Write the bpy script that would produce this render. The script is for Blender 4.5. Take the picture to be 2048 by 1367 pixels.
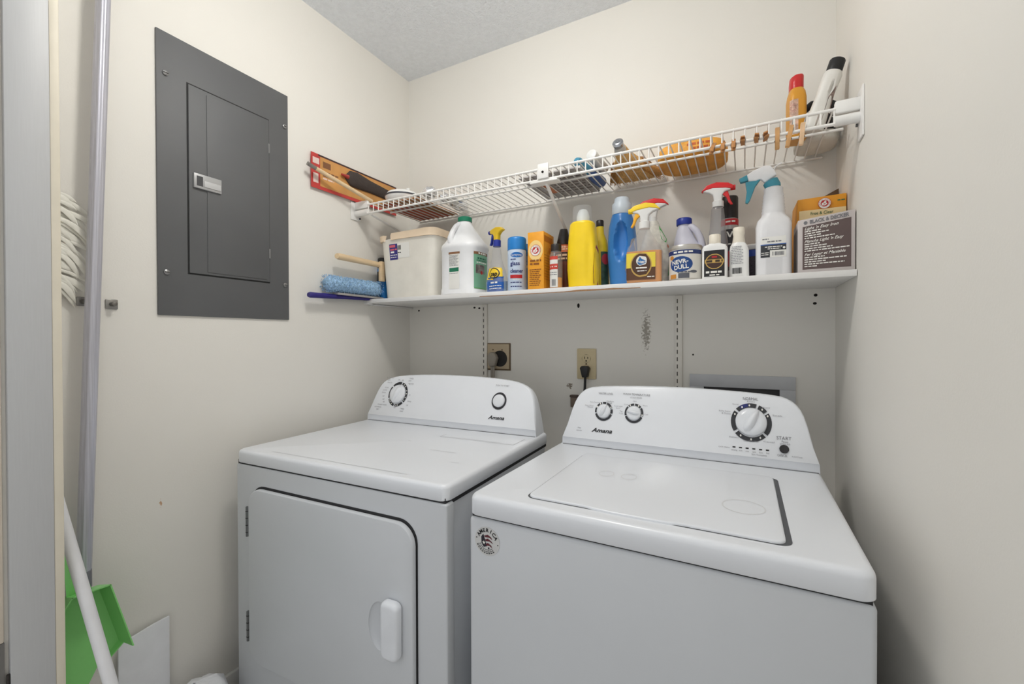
import bpy, bmesh, math, random
from mathutils import Vector, Matrix
random.seed(7)
for o in list(bpy.data.objects):
    bpy.data.objects.remove(o, do_unlink=True)
SC = bpy.context.scene
COL = SC.collection
PI = math.pi
R = math.radians

# ------------------------------------------------------------------ camera
EYE = 1.22
cd = bpy.data.cameras.new('camera'); cam = bpy.data.objects.new('camera', cd); COL.objects.link(cam)
cd.sensor_fit = 'HORIZONTAL'; cd.sensor_width = 36.0; cd.lens = 869.38 / 2048 * 36.0
cd.clip_start = 0.01
yaw, pitch, roll = 0.49072, -0.00804, -0.00292
fw = Vector((-math.sin(yaw) * math.cos(pitch), math.cos(yaw) * math.cos(pitch), math.sin(pitch)))
rt = Vector((math.cos(yaw), math.sin(yaw), 0)); up = rt.cross(fw)
r2 = math.cos(roll) * rt + math.sin(roll) * up; u2 = -math.sin(roll) * rt + math.cos(roll) * up
m = Matrix((r2, u2, -fw)).transposed().to_4x4(); m.translation = (0, 0, EYE)
cam.matrix_world = m
SC.camera = cam

# ------------------------------------------------------------------ world (soft light of the hall behind the camera)
w = bpy.data.worlds.new('hall_light'); SC.world = w; w.use_nodes = True
bg = w.node_tree.nodes['Background']; bg.inputs[0].default_value = (0.97, 0.985, 1.0, 1); bg.inputs[1].default_value = 0.76
SC.view_settings.view_transform = 'Standard'; SC.view_settings.look = 'None'
SC.view_settings.gamma = 1.0; SC.view_settings.use_curve_mapping = False
SC.view_settings.exposure = 0.05
LAMP_STRENGTH = 56.0

# ------------------------------------------------------------------ materials
def lin(c):
    c = c / 255.0
    return c / 12.92 if c <= 0.04045 else ((c + 0.055) / 1.055) ** 2.4
def col(c):
    if isinstance(c, str):
        c = c.lstrip('#'); c = tuple(int(c[i:i + 2], 16) for i in (0, 2, 4))
    return tuple(lin(v) for v in c) + (1.0,)
MATS = {}
def M(name, c=None, rough=0.5, metal=0.0, var=0.04, vscale=18, bump=0.0, bscale=120, alpha=1.0, coat=0.0, emit=0.0, stretch=None, spec=0.5, trans=0.0):
    if name in MATS: return MATS[name]
    mt = bpy.data.materials.new(name); mt.use_nodes = True; MATS[name] = mt
    nt = mt.node_tree; b = nt.nodes['Principled BSDF']; L = nt.links.new
    tc = nt.nodes.new('ShaderNodeTexCoord'); mp = nt.nodes.new('ShaderNodeMapping')
    L(tc.outputs['Object'], mp.inputs[0])
    if stretch: mp.inputs['Scale'].default_value = stretch
    nz = nt.nodes.new('ShaderNodeTexNoise'); nz.inputs['Scale'].default_value = vscale; nz.inputs['Detail'].default_value = 4
    L(mp.outputs[0], nz.inputs['Vector'])
    mr = nt.nodes.new('ShaderNodeMapRange'); mr.inputs[1].default_value = 0.3; mr.inputs[2].default_value = 0.7
    mr.inputs[3].default_value = 1 - var; mr.inputs[4].default_value = 1 + var
    L(nz.outputs[0], mr.inputs[0])
    vm = nt.nodes.new('ShaderNodeVectorMath'); vm.operation = 'SCALE'
    vm.inputs[0].default_value = col(c)[:3]; L(mr.outputs[0], vm.inputs['Scale'])
    L(vm.outputs[0], b.inputs['Base Color'])
    b.inputs['Roughness'].default_value = rough; b.inputs['Metallic'].default_value = metal
    b.inputs['Specular IOR Level'].default_value = spec
    b.inputs['Alpha'].default_value = alpha; b.inputs['Coat Weight'].default_value = coat
    b.inputs['Transmission Weight'].default_value = trans
    if emit:
        b.inputs['Emission Color'].default_value = col(c); b.inputs['Emission Strength'].default_value = emit
    if bump:
        n2 = nt.nodes.new('ShaderNodeTexNoise'); n2.inputs['Scale'].default_value = bscale; n2.inputs['Detail'].default_value = 3
        L(mp.outputs[0], n2.inputs['Vector'])
        bp = nt.nodes.new('ShaderNodeBump'); bp.inputs['Strength'].default_value = bump; bp.inputs['Distance'].default_value = 0.004
        L(n2.outputs[0], bp.inputs['Height']); L(bp.outputs[0], b.inputs['Normal'])
    return mt

def wall_material(name, c, scuffs=()):
    """matt cream paint; scuffs = list of (x, y, z, sx, sy, sz) worn patches with a noisy outline"""
    mt = M(name, c, rough=0.62, var=0.012, vscale=2.5, bump=0.05, bscale=260, spec=0.3)
    nt = mt.node_tree; L = nt.links.new; b = nt.nodes['Principled BSDF']
    src = b.inputs['Base Color'].links[0].from_socket
    tc = [n for n in nt.nodes if n.type == 'TEX_COORD'][0]
    for (x, y, z, sx, sy, sz, dark) in scuffs:
        mp = nt.nodes.new('ShaderNodeMapping'); mp.vector_type = 'TEXTURE'
        mp.inputs['Location'].default_value = (x, y, z); mp.inputs['Scale'].default_value = (sx, sy, sz)
        L(tc.outputs['Object'], mp.inputs[0])
        gr = nt.nodes.new('ShaderNodeTexGradient'); gr.gradient_type = 'SPHERICAL'; L(mp.outputs[0], gr.inputs[0])
        nz = nt.nodes.new('ShaderNodeTexNoise'); nz.inputs['Scale'].default_value = 130; nz.inputs['Detail'].default_value = 5
        L(tc.outputs['Object'], nz.inputs['Vector'])
        ml = nt.nodes.new('ShaderNodeMath'); ml.operation = 'MULTIPLY'; L(gr.outputs['Fac'], ml.inputs[0]); L(nz.outputs[0], ml.inputs[1])
        rp = nt.nodes.new('ShaderNodeMapRange'); rp.inputs[1].default_value = 0.30; rp.inputs[2].default_value = 0.40
        L(ml.outputs[0], rp.inputs[0])
        mx = nt.nodes.new('ShaderNodeMix'); mx.data_type = 'RGBA'
        L(rp.outputs[0], mx.inputs['Factor']); L(src, mx.inputs['A']); mx.inputs['B'].default_value = col(dark)
        src = mx.outputs['Result']
    L(src, b.inputs['Base Color'])
    return mt

# ------------------------------------------------------------------ mesh helpers
class MB:
    def __init__(s): s.v = []; s.f = []; s.k = 0
    def add(s, vs, fs, mt=None):
        n = len(s.v); s.k += 1
        s.v += [tuple(mt @ Vector(v)) if mt else tuple(v) for v in vs]
        s.f += [tuple(i + n for i in f) for f in fs]
        return s
    def box(s, x0, x1, y0, y1, z0, z1, mt=None):
        vs = [(x0, y0, z0), (x1, y0, z0), (x1, y1, z0), (x0, y1, z0), (x0, y0, z1), (x1, y0, z1), (x1, y1, z1), (x0, y1, z1)]
        return s.add(vs, [(0, 3, 2, 1), (4, 5, 6, 7), (0, 1, 5, 4), (1, 2, 6, 5), (2, 3, 7, 6), (3, 0, 4, 7)], mt)
    def rings(s, rings, caps=True, closed=True):
        n = len(rings[0]); vs = [p for r in rings for p in r]; fs = []
        for i in range(len(rings) - 1):
            for j in range(n if closed else n - 1):
                k = (j + 1) % n
                fs.append((i * n + j, i * n + k, (i + 1) * n + k, (i + 1) * n + j))
        if caps:
            fs.append(tuple(range(n))[::-1]); b = (len(rings) - 1) * n; fs.append(tuple(range(b, b + n)))
        return s.add(vs, fs)
    def lathe(s, prof, n=24, c=(0, 0, 0), mt=None):
        rs = [[(c[0] + r * math.cos(2 * PI * j / n), c[1] + r * math.sin(2 * PI * j / n), c[2] + z) for j in range(n)] for r, z in prof]
        if mt: rs = [[tuple(mt @ Vector(p)) for p in r] for r in rs]
        return s.rings(rs)
    def cyl(s, p, q, r, r2=None, n=20):
        return s.tube([p, q], [r, r if r2 is None else r2], n)
    def tube(s, pts, r, n=10, flat=1.0, caps=True):
        pts = [Vector(p) for p in pts]; rr = r if isinstance(r, (list, tuple)) else [r] * len(pts)
        rings = []; ref = None
        for i, p in enumerate(pts):
            t = (pts[min(i + 1, len(pts) - 1)] - pts[max(i - 1, 0)]).normalized()
            if ref is None: ref = Vector((0, 0, 1)) if abs(t.z) < 0.9 else Vector((1, 0, 0))
            a = t.cross(ref)
            a = a.normalized() if a.length > 1e-6 else Vector((1, 0, 0)); b = a.cross(t).normalized(); ref = b
            rings.append([tuple(p + rr[i] * (math.cos(2 * PI * j / n) * a + flat * math.sin(2 * PI * j / n) * b)) for j in range(n)])
        return s.rings(rings, caps)
    def prism(s, poly, y0, y1, mt=None):
        """polygon in x,z extruded along y"""
        n = len(poly)
        vs = [(x, y0, z) for x, z in poly] + [(x, y1, z) for x, z in poly]
        fs = [tuple(range(n)), tuple(range(n, 2 * n))[::-1]] + [(i, i + n, (i + 1) % n + n, (i + 1) % n) for i in range(n)]
        return s.add(vs, fs, mt)
    def ell(s, c, rx, ry, rz, n=16, k=8, mt=None):
        rs = []
        for i in range(k + 1):
            a = -PI / 2 + PI * i / k; cr = max(math.cos(a), 0.02)
            rs.append([(c[0] + rx * cr * math.cos(2 * PI * j / n), c[1] + ry * cr * math.sin(2 * PI * j / n), c[2] + rz * math.sin(a)) for j in range(n)])
        if mt: rs = [[tuple(mt @ Vector(p)) for p in r] for r in rs]
        return s.rings(rs)
    def xf(s, mt): s.v = [tuple(mt @ Vector(v)) for v in s.v]; return s
    def obj(s, name, mat, parent=None, bevel=0.0, seg=2, smooth=40, thr=0.5):
        me = bpy.data.meshes.new(name); bm = bmesh.new()
        vs = [bm.verts.new(v) for v in s.v]
        for f in s.f:
            try: bm.faces.new([vs[i] for i in f])
            except ValueError: pass
        bmesh.ops.recalc_face_normals(bm, faces=bm.faces) if not getattr(s, 'flat', False) else None
        if bevel:
            es = [e for e in bm.edges if len(e.link_faces) == 2 and e.calc_face_angle(0) > thr]
            bmesh.ops.bevel(bm, geom=es, offset=bevel, segments=seg, affect='EDGES', clamp_overlap=True, profile=0.5)
        bm.to_mesh(me); bm.free()
        if smooth:
            for p in me.polygons: p.use_smooth = True
            me.set_sharp_from_angle(angle=R(smooth))
        me.materials.append(mat)
        o = bpy.data.objects.new(name, me); COL.objects.link(o)
        if parent: o.parent = parent
        return o

def tag(o, label=None, cat=None, group=None, kind=None):
    if label: o['label'] = label
    if cat: o['category'] = cat
    if group: o['group'] = group
    if kind: o['kind'] = kind
    return o
def thing(name, label, cat, loc=(0, 0, 0), rz=0.0, group=None, rot=None):
    o = bpy.data.objects.new(name, None); o.empty_display_size = 0.02; COL.objects.link(o)
    o.location = loc; o.rotation_euler = rot if rot else (0, 0, R(rz))
    return tag(o, label, cat, group)
def bx(name, mat, parent, x0, x1, y0, y1, z0, z1, bevel=0.0, seg=2):
    return MB().box(x0, x1, y0, y1, z0, z1).obj(name, mat, parent, bevel=bevel, seg=seg)
def arc(cx, cz, r, a0, a1, n):
    return [(cx + r * math.cos(R(a0 + (a1 - a0) * i / n)), cz + r * math.sin(R(a0 + (a1 - a0) * i / n))) for i in range(n + 1)]
def rrect(x0, x1, z0, z1, r, n=5):
    return arc(x1 - r, z0 + r, r, -90, 0, n) + arc(x1 - r, z1 - r, r, 0, 90, n) + arc(x0 + r, z1 - r, r, 90, 180, n) + arc(x0 + r, z0 + r, r, 180, 270, n)

# superelliptic bodies: sections (z, cx, cy, rx, ry, n); theta 0 = front (-y), + = right
class Body:
    def __init__(s, secs, deform=None):
        s.secs = [(q + (2.0,) if len(q) == 5 else q) for q in secs]; s.deform = deform
    def sec(s, z):
        S = s.secs
        if z <= S[0][0]: return S[0]
        for a, b in zip(S, S[1:]):
            if z <= b[0]:
                t = (z - a[0]) / max(b[0] - a[0], 1e-9)
                return tuple(a[i] + (b[i] - a[i]) * t for i in range(6))
        return S[-1]
    def pt(s, th, z, off=0.0, sec=None):
        _, cx, cy, rx, ry, n = sec or s.sec(z)
        sn, cs = math.sin(th), math.cos(th)
        p = Vector((cx + (rx + off) * math.copysign(abs(sn) ** (2 / n), sn), cy - (ry + off) * math.copysign(abs(cs) ** (2 / n), cs), z))
        if s.deform: p = s.deform(p, th)
        return p
    def mesh(s, name, mat, parent, n=32, sub=1, z0=None, z1=None, off=0.0, smooth=45, th=None, caps=True):
        zs = []
        for a, b in zip(s.secs, s.secs[1:]):
            for k in range(sub): zs.append(a[0] + (b[0] - a[0]) * k / sub)
        zs.append(s.secs[-1][0])
        if z0 is not None: zs = [z0] + [z for z in zs if z > z0 + 1e-5]
        if z1 is not None: zs = [z for z in zs if z < z1 - 1e-5] + [z1]
        rings = [[tuple(s.pt(2 * PI * j / n, z, off)) for j in range(n)] for z in zs]
        return MB().rings(rings, caps).obj(name, mat, parent, smooth=smooth)
    def mapper(s, zref, th0=0.0, off0=0.0):
        N = 240; tab = [(-PI + 2 * PI * i / N) for i in range(N + 1)]
        ps = [s.pt(t, zref) for t in tab]; acc = [0.0]
        for a, b in zip(ps, ps[1:]): acc.append(acc[-1] + (b - a).length)
        def s_of(t):
            x = (t + PI) / (2 * PI) * N; i = min(max(int(x), 0), N - 1); return acc[i] + (acc[i + 1] - acc[i]) * (x - i)
        base = s_of(th0)
        def f(u, v, off=0.0005):
            q = (u + base) % acc[-1]
            lo, hi = 0, N
            while hi - lo > 1:
                md = (lo + hi) // 2
                if acc[md] <= q: lo = md
                else: hi = md
            t = tab[lo] + (tab[hi] - tab[lo]) * (q - acc[lo]) / max(acc[hi] - acc[lo], 1e-9)
            return s.pt(t, v, off + off0)
        return f
def plane_map(o, ex, ez, en):
    o, ex, ez, en = Vector(o), Vector(ex), Vector(ez), Vector(en)
    return lambda u, v, off=0.0005: o + ex * u + ez * v + en * off

# decals: flat print laid on a surface through a mapper f(u, v, off)
def d_rect(mb, f, u0, u1, v0, v1, off=0.0005, nu=None, nv=2):
    nu = nu or max(1, int(abs(u1 - u0) / 0.004)); nu = min(nu, 24)
    vs = [tuple(f(u0 + (u1 - u0) * i / nu, v0 + (v1 - v0) * j / nv, off)) for j in range(nv + 1) for i in range(nu + 1)]
    fs = [(j * (nu + 1) + i, j * (nu + 1) + i + 1, (j + 1) * (nu + 1) + i + 1, (j + 1) * (nu + 1) + i) for j in range(nv) for i in range(nu)]
    mb.add(vs, fs)
def d_ell(mb, f, u, v, a, b, off=0.0006, n=28, inner=0.0, t0=0, t1=360, rot=0):
    rs = [inner + (1 - inner) * k / 3 for k in range(4)]
    full = abs(t1 - t0) >= 360
    vs = []
    for r in rs:
        for j in range(n + 1):
            t = R(t0 + (t1 - t0) * j / n); x, y = a * r * math.cos(t), b * r * math.sin(t)
            cr, sr = math.cos(R(rot)), math.sin(R(rot))
            vs.append(tuple(f(u + x * cr - y * sr, v + x * sr + y * cr, off)))
    N = n + 1
    fs = [(k * N + j, k * N + j + 1, (k + 1) * N + j + 1, (k + 1) * N + j) for k in range(3) for j in range(n)]
    mb.add(vs, fs)
def d_poly(mb, f, pts, off=0.0006):
    mb.add([tuple(f(u, v, off)) for u, v in pts], [tuple(range(len(pts)))])
_TX = {}
def text2d(s, shear=0.0, bold=0.0):
    k = (s, shear, bold)
    if k in _TX: return _TX[k]
    cu = bpy.data.curves.new('t', 'FONT'); cu.body = s; cu.resolution_u = 2; cu.shear = shear; cu.offset = bold; cu.fill_mode = 'FRONT'
    ob = bpy.data.objects.new('t', cu); COL.objects.link(ob)
    me = bpy.data.meshes.new_from_object(ob)
    vs = [(v.co.x, v.co.y) for v in me.vertices]; fs = [tuple(p.vertices) for p in me.polygons]
    bpy.data.objects.remove(ob, do_unlink=True); bpy.data.curves.remove(cu); bpy.data.meshes.remove(me)
    xs = [v[0] for v in vs]; ys = [v[1] for v in vs]
    _TX[k] = (vs, fs, min(xs), max(xs), min(ys), max(ys)); return _TX[k]
def d_text(mb, f, s, u, v, h, wdt=None, off=0.0010, shear=0.0, bold=0.0, align='C', rot=0.0):
    vs, fs, x0, x1, y0, y1 = text2d(s, shear, bold)
    sy = h / 0.70; sx = sy if wdt is None else wdt / (x1 - x0)
    wd = (x1 - x0) * sx
    dx = {'C': -wd / 2, 'L': 0, 'R': -wd}[align]
    out = []
    c, sn = math.cos(R(rot)), math.sin(R(rot))
    for x, y in vs:
        a = (x - x0) * sx + dx; b = y * sy - h / 2
        out.append(tuple(f(u + a * c - b * sn, v + a * sn + b * c, off)))
    mb.add(out, fs)
def d_greek(mb, f, u0, u1, v, h, off=0.0010, seed=1):
    rg = random.Random(seed); u = u0
    while u < u1:
        l = min(rg.uniform(2, 6) * h * 0.7, u1 - u)
        if l > 0.3 * h: d_rect(mb, f, u, u + l, v - h / 2, v + h / 2, off, nu=2, nv=1)
        u += l + h * 0.6
def d_barcode(mb, f, u0, u1, v0, v1, off=0.0011, seed=3):
    rg = random.Random(seed); u = u0
    while u < u1:
        l = rg.choice((0.0004, 0.0007, 0.0011)); d_rect(mb, f, u, min(u + l, u1), v0, v1, off, nu=1, nv=1); u += l + rg.choice((0.0005, 0.0008))
def decal(mb, name, mat, parent):
    mb.flat = True
    o = mb.obj(name, mat, parent, smooth=0)
    if mb.k > 1: o['kind'] = 'stuff'
    return o

INK = M('ink_black', (22, 22, 24), 0.5); INKW = M('ink_white', (240, 238, 232), 0.5); INKG = M('ink_grey', (120, 120, 124), 0.5)
INKLG = M('ink_light_grey', (150, 150, 155), 0.5); INKR = M('ink_red', (190, 30, 36), 0.45); INKB = M('ink_navy', (28, 40, 110), 0.45)
INKGOLD = M('ink_gold', (196, 160, 84), 0.4); INKY = M('ink_yellow', (246, 208, 48), 0.45)
WHITEP = M('white_plastic', (232, 232, 230), 0.38); PAPER = M('white_paper', (236, 235, 230), 0.55)
DARKHOLE = M('dark_hole', (22, 18, 12), 0.9)

# ================================================================== THE ROOM
XL, XR, YB, ZC = -1.407, 0.240, 1.600, 2.440
CREAM = (233, 230, 223)
wl = bx('wall_left', wall_material('cream_paint_left', CREAM, ((-1.407, 0.592, 0.772, 0.1, 0.008, 0.030, (196, 160, 128)),)), None, XL - 0.1, XL, 0.335, YB + 0.1, 0, ZC)
tag(wl, 'cream painted left wall carrying the grey breaker panel', kind='structure')
wb = bx('wall_back', wall_material('cream_paint_back', CREAM, ((-0.31, 1.6, 1.245, 0.040, 0.1, 0.17, (164, 158, 148)), (-0.60, 1.6, 1.035, 0.03, 0.1, 0.03, (140, 130, 116)))), None, XL, XR, YB, YB + 0.1, 0, ZC)
tag(wb, 'cream painted back wall behind the appliances', kind='structure')
wr = bx('wall_right', wall_material('cream_paint_right', CREAM), None, XR, XR + 0.1, -0.25, YB + 0.1, 0, ZC)
tag(wr, 'cream painted right wall beside the washer', kind='structure')
ceil_m = M('textured_ceiling', (240, 244, 249), 0.85, var=0.03, vscale=60, bump=1.0, bscale=140, spec=0.2)
ce = bx('ceiling', ceil_m, None, XL - 0.1, XR + 0.1, -0.25, YB + 0.1, ZC, ZC + 0.1)
[n for n in ceil_m.node_tree.nodes if n.type == 'BUMP'][0].inputs['Distance'].default_value = 0.0055
tag(ce, 'white popcorn textured ceiling', kind='structure')
fl = bx('floor', M('floor_vinyl', (178, 174, 168), 0.5, var=0.08), None, XL - 0.6, XR + 0.1, -1.6, YB + 0.1, -0.05, 0)
tag(fl, 'grey vinyl floor', kind='structure')
bl = bx('baseboard_left', M('baseboard_white', (226, 224, 220), 0.4), None, XL, XL + 0.014, 0.335, YB, 0, 0.190, bevel=0.004)
tag(bl, 'white baseboard along the left wall', kind='structure')
# opening: jamb return on the left
jm = M('jamb_grey_paint', (190, 191, 192), 0.45, var=0.02, vscale=14, stretch=(30, 30, 1.2))
je = M('jamb_edge_cream', (222, 214, 196), 0.5)
st = bx('wall_front', M('cream_paint_front', CREAM, 0.6), None, -1.9, -1.212, 0.262, 0.335, 0, ZC)
tag(st, 'narrow front wall return left of the opening', kind='structure')
tj = bx('trim_1', jm, None, -1.212, -1.200, 0.268, 0.328, 0, ZC, bevel=0.001)
tag(tj, 'grey painted door jamb at the left edge', kind='structure')
for (z, y) in ((0.62, 0.327), (0.585, 0.3272), (0.50, 0.3275)):
    pass
bx('jamb_edge', je, tj, -1.214, -1.2005, 0.328, 0.3425, 0, ZC, bevel=0.002)
t2 = thing('trim_2', 'cream casing strip outside the door jamb', None); t2['kind'] = 'structure'
bx('casing', M('casing_cream', (214, 203, 188), 0.5), t2, -1.33, -1.2055, 0.238, 0.262, 0.66, ZC, bevel=0.003)
MB().ell((-1.262, 0.250, 0.66), 0.055, 0.012, 0.03).obj('torn_end', M('torn_paint', (232, 230, 228), 0.7, bump=0.3), t2)
bx('lower_panel', M('dark_grey_panel', (110, 108, 105), 0.6), t2, -1.33, -1.2055, 0.250, 0.262, 0, 0.66)
hl = MB().cyl((-1.203, 0.2655, 0.60), (-1.203, 0.2655, 0.57), 0.0025, n=10).obj('hinge_pin', M('hinge_dark', (60, 56, 54), 0.5, metal=0.6), tj)
# corner caulk lines & holes in the back wall
def hole(x, z, rx, rz, par=wb, name='screw_hole'):
    mb = MB(); d_ell(mb, plane_map((x, YB - 0.0004, z), (1, 0, 0), (0, 0, 1), (0, -1, 0)), 0, 0, rx, rz, 0.0, n=12)
    return decal(mb, name, DARKHOLE, par)
for x, z, a, b in ((-0.564, 1.346, .005, .009), (0.191, 1.349, .005, .0045), (0.189, 1.324, .005, .004), (-0.154, 1.163, .003, .003), (-1.351, 1.352, .005, .004), (-1.04, 1.355, .006, .004), (-1.015, 1.352, .006, .004)):
    hole(x, z, a, b)

# ------------------------------------------------------------------ ceiling lamp (above the frame)
lp = thing('ceiling_lamp', 'round frosted ceiling lamp above the appliances', 'lamp', (-0.58, 0.71, ZC))
MB().lathe([(0.11, 0), (0.11, -0.02), (0.10, -0.028)], 32).obj('base_pan', M('lamp_metal', (225, 225, 222), 0.4), lp)
MB().lathe([(0.092, -0.028), (0.10, -0.05), (0.095, -0.085), (0.06, -0.112), (0.005, -0.12)], 32).obj('glass_dome', M('lamp_glass', (255, 252, 246), 0.5, emit=LAMP_STRENGTH), lp)

# ================================================================== DRYER
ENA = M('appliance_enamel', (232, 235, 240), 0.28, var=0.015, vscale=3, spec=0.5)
ENA_SHADE = M('appliance_enamel_shaded', (206, 209, 213), 0.36, var=0.02, vscale=4, spec=0.5)  # same white enamel as the tops, with the fronts' shade put into the colour
CONS = M('console_plastic', (234, 237, 242), 0.25, var=0.008)
SEAM = M('seam_dark', (40, 40, 42), 0.7)
KNOB = M('knob_white', (233, 236, 241), 0.22)
RING = M('dial_ring_charcoal', (46, 47, 52), 0.45)
CHROME = M('hinge_steel', (120, 122, 124), 0.35, metal=0.8)

def deck_lid(name, hx, y0, y1, z0, z1, parent, mat, rad=0.022, top_r=0.010):
    """pressed steel top: rounded plan corners, rounded top edge"""
    def ring(ins, z):
        r = max(rad - ins * 0.3, 0.004)
        return [(x, y, z) for x, y in rrect(-hx + ins, hx - ins, y0 + ins, y1 - ins, r, 6)]
    rs = [ring(0.002, z0), ring(0, z0 + 0.002), ring(0, z1 - top_r)]
    for k in range(1, 5):
        a = R(90 * k / 4); rs.append(ring(top_r * (1 - math.cos(a)), z1 - top_r + top_r * math.sin(a)))
    return MB().rings(rs).obj(name, mat, parent, smooth=50)
def console(parent, half, y0, z0, sl, yb, mat):
    pts = [(-x, z) for x, z in half] + [(x, z) for x, z in half[::-1][1:]]
    # densify corner with Catmull-like smoothing
    def smooth(p):
        out = [p[0]]
        for i in range(1, len(p) - 1):
            a, b, c = Vector(p[i - 1]), Vector(p[i]), Vector(p[i + 1])
            if i in (1, len(p) - 2): out.append(p[i]); continue
            out += [tuple(b.lerp(a, .25)), tuple(b.lerp(c, .25))]
        return out + [p[-1]]
    pts = smooth(pts)
    front = [(x, y0 + sl * (z - z0), z) for x, z in pts]
    def inset(p, k):
        x, y, z = p; return (x * (1 - k * 0.011 if z < z0 + .1 else 1 - k * .012), y - 0, z0 + (z - z0) * (1 - k * 0.03))
    up_ = lambda z: max(z, z0 + 0.024)
    f2 = [(x * 0.988, y0 + sl * (up_(z) - z0) * 0.985 - 0.006, z0 + (up_(z) - z0) * 0.975) for x, z in pts]
    f1 = [(x * 0.996, y0 + sl * (up_(z) - z0) * 0.99 - 0.004, z0 + (up_(z) - z0) * (0.99 if z > z0 + .001 else .90)) for x, z in pts]
    mid = [(x, y0 + sl * (z - z0) + (0.006 if z > z0 + .001 else 0.007), z) for x, z in pts]
    back = [(x * 0.985, yb, z0 + (z - z0) * 0.97) for x, z in pts]
    n = len(pts)
    return MB().rings([f2, f1, mid, back]).obj('console', mat, parent, smooth=50)

dr = thing('clothes_dryer', 'white front-loading clothes dryer with a square door, left of the washer', 'dryer', (-0.945, 0.753, 0), 2.0)
HX = 0.372
bx('body', ENA_SHADE, dr, -HX + 0.004, HX - 0.010, 0.030, 0.605, 0.02, 0.858, bevel=0.004)
MB().prism(rrect(-HX + 0.002, HX, 0.02, 0.8565, 0.006), 0.002, 0.0315).obj('front_panel', ENA_SHADE, dr, bevel=0.004, seg=3)
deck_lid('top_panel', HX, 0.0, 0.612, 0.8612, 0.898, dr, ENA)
bx('seam_gap', SEAM, dr, -HX + 0.005, HX - 0.006, 0.0055, 0.604, 0.850, 0.868)
# lint-screen cover + worn lines on the top
tp = MB(); fm = plane_map((0, 0, 0.8983), (1, 0, 0), (0, 1, 0), (0, 0, 1))
for a, b, c, d in ((0.075, 0.345, 0.392, 0.3935), (0.075, 0.0765, 0.392, 0.43), (0.3435, 0.345, 0.392, 0.475), (0.11, 0.30, 0.401, 0.402)):
    d_rect(tp, fm, a, b, c, d, 0.0003, nu=2, nv=1)
decal(tp, 'lint_screen_outline', M('crease_grey', (176, 177, 180), 0.5), dr)
wm = MB()
for a, b, c, d in ((-0.25, 0.24, 0.028, 0.0295), (0.02, 0.03, 0.30, 0.302), (0.15, 0.24, 0.24, 0.2415), (0.275, 0.30, 0.16, 0.1615)):
    d_rect(wm, fm, a, b, c, d, 0.0003, nu=2, nv=1)
decal(wm, 'scratch_lines', M('scratch_grey', (196, 197, 199), 0.5), dr)
dhalf = [(0.3655, 0.898), (0.358, 0.947), (0.345, 1.008), (0.333, 1.035), (0.318, 1.052), (0.285, 1.066), (0.23, 1.075), (0.12, 1.081), (0.0, 1.083)]
cz0, csl, cy0 = 0.898, 0.40, 0.512
dc = console(dr, dhalf, cy0, cz0, csl, 0.600, CONS)
CSM = M('console_seam_grey', (120, 121, 124), 0.6)
bx('console_seam', CSM, dr, -0.362, 0.362, cy0 + 0.0050, cy0 + 0.02, 0.8975, 0.8998)
ca = 1 / math.sqrt(1 + csl * csl)
def cmap(y0, z0, sl, o=0.006):
    c_ = 1 / math.sqrt(1 + sl * sl)
    def f(u, v, off=0.0005):
        q = off - 0.0
        return Vector((u, y0 + sl * (v - z0) * 0.985 - o - q * c_, v + q * sl * c_))
    return f
dm = cmap(cy0, cz0, csl)
def dial_ring(name, f, u, v, r_in, r_out, gaps, mat, parent, n=60):
    mb = MB(); segs = []
    gaps = sorted(gaps)
    for i, g in enumerate(gaps):
        a = g + 3.5; b = (gaps[(i + 1) % len(gaps)] + (360 if i == len(gaps) - 1 else 0)) - 3.5
        if b > a: d_ell(mb, f, u, v, r_out, r_out, 0.0006, n=max(4, int((b - a) / 8)), inner=r_in / r_out, t0=a, t1=b)
    return decal(mb, name, mat, parent)
def knob(parent, f, u, v, r, h, ang, grip=True):
    o = f(u, v, 0.0); n = (f(u, v, 1.0) - o).normalized(); ez = (f(u, v + 0.01, 0) - o).normalized(); ex = Vector((1, 0, 0))
    mt = Matrix((ex, ez, n)).transposed().to_4x4(); mt.translation = o
    k = MB().lathe([(r, 0), (r, h * 0.35), (r * 0.94, h * 0.5), (r * 0.6, h * 0.58), (r * 0.02, h * 0.6)], 32, mt=mt).obj('knob', KNOB, parent, smooth=60)
    if grip:
        g = MB(); a = R(ang); d = (math.cos(a), math.sin(a)); p = (-d[1], d[0]); rings = []
        for t, wd, hh in ((-0.90, 0.16, 0.45), (-0.6, 0.30, 0.9), (-0.2, 0.34, 1.0), (0.25, 0.28, 1.0), (0.65, 0.2, 0.95), (0.97, 0.10, 0.62)):
            ww = wd * r
            rings.append([(d[0] * t * r + p[0] * q * ww, d[1] * t * r + p[1] * q * ww, zz) for q, zz in ((-1.25, h * 0.3), (-0.8, h * hh * 0.75), (-0.3, h * hh), (0.3, h * hh), (0.8, h * hh * 0.75), (1.25, h * 0.3))])
        g.rings(rings).xf(mt).obj('grip', KNOB, k, smooth=60)
    return k
dial_ring('dial_ring', dm, -0.234, 1.003, 0.037, 0.046, [78, 140, 205, 262, 318], RING, dr)
knob(dr, dm, -0.234, 1.003, 0.036, 0.018, 250)
ticks = MB()
for a in (60, 45, 20, 5, 345, 330, 285, 275, 240, 225, 215):
    t = R(a); d_ell(ticks, dm, -0.234 + 0.0415 * math.cos(t), 1.003 + 0.0415 * math.sin(t), 0.0022, 0.0022, 0.0012, n=8)
decal(ticks, 'dial_ticks', INKW, dr)
b2 = MB(); d_ell(b2, dm, 0.214, 1.0035, 0.0285, 0.0285, 0.0006, n=36, inner=0.72); decal(b2, 'button_ring', RING, dr)
knob(dr, dm, 0.214, 1.0035, 0.0225, 0.014, 0, grip=False)
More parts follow.
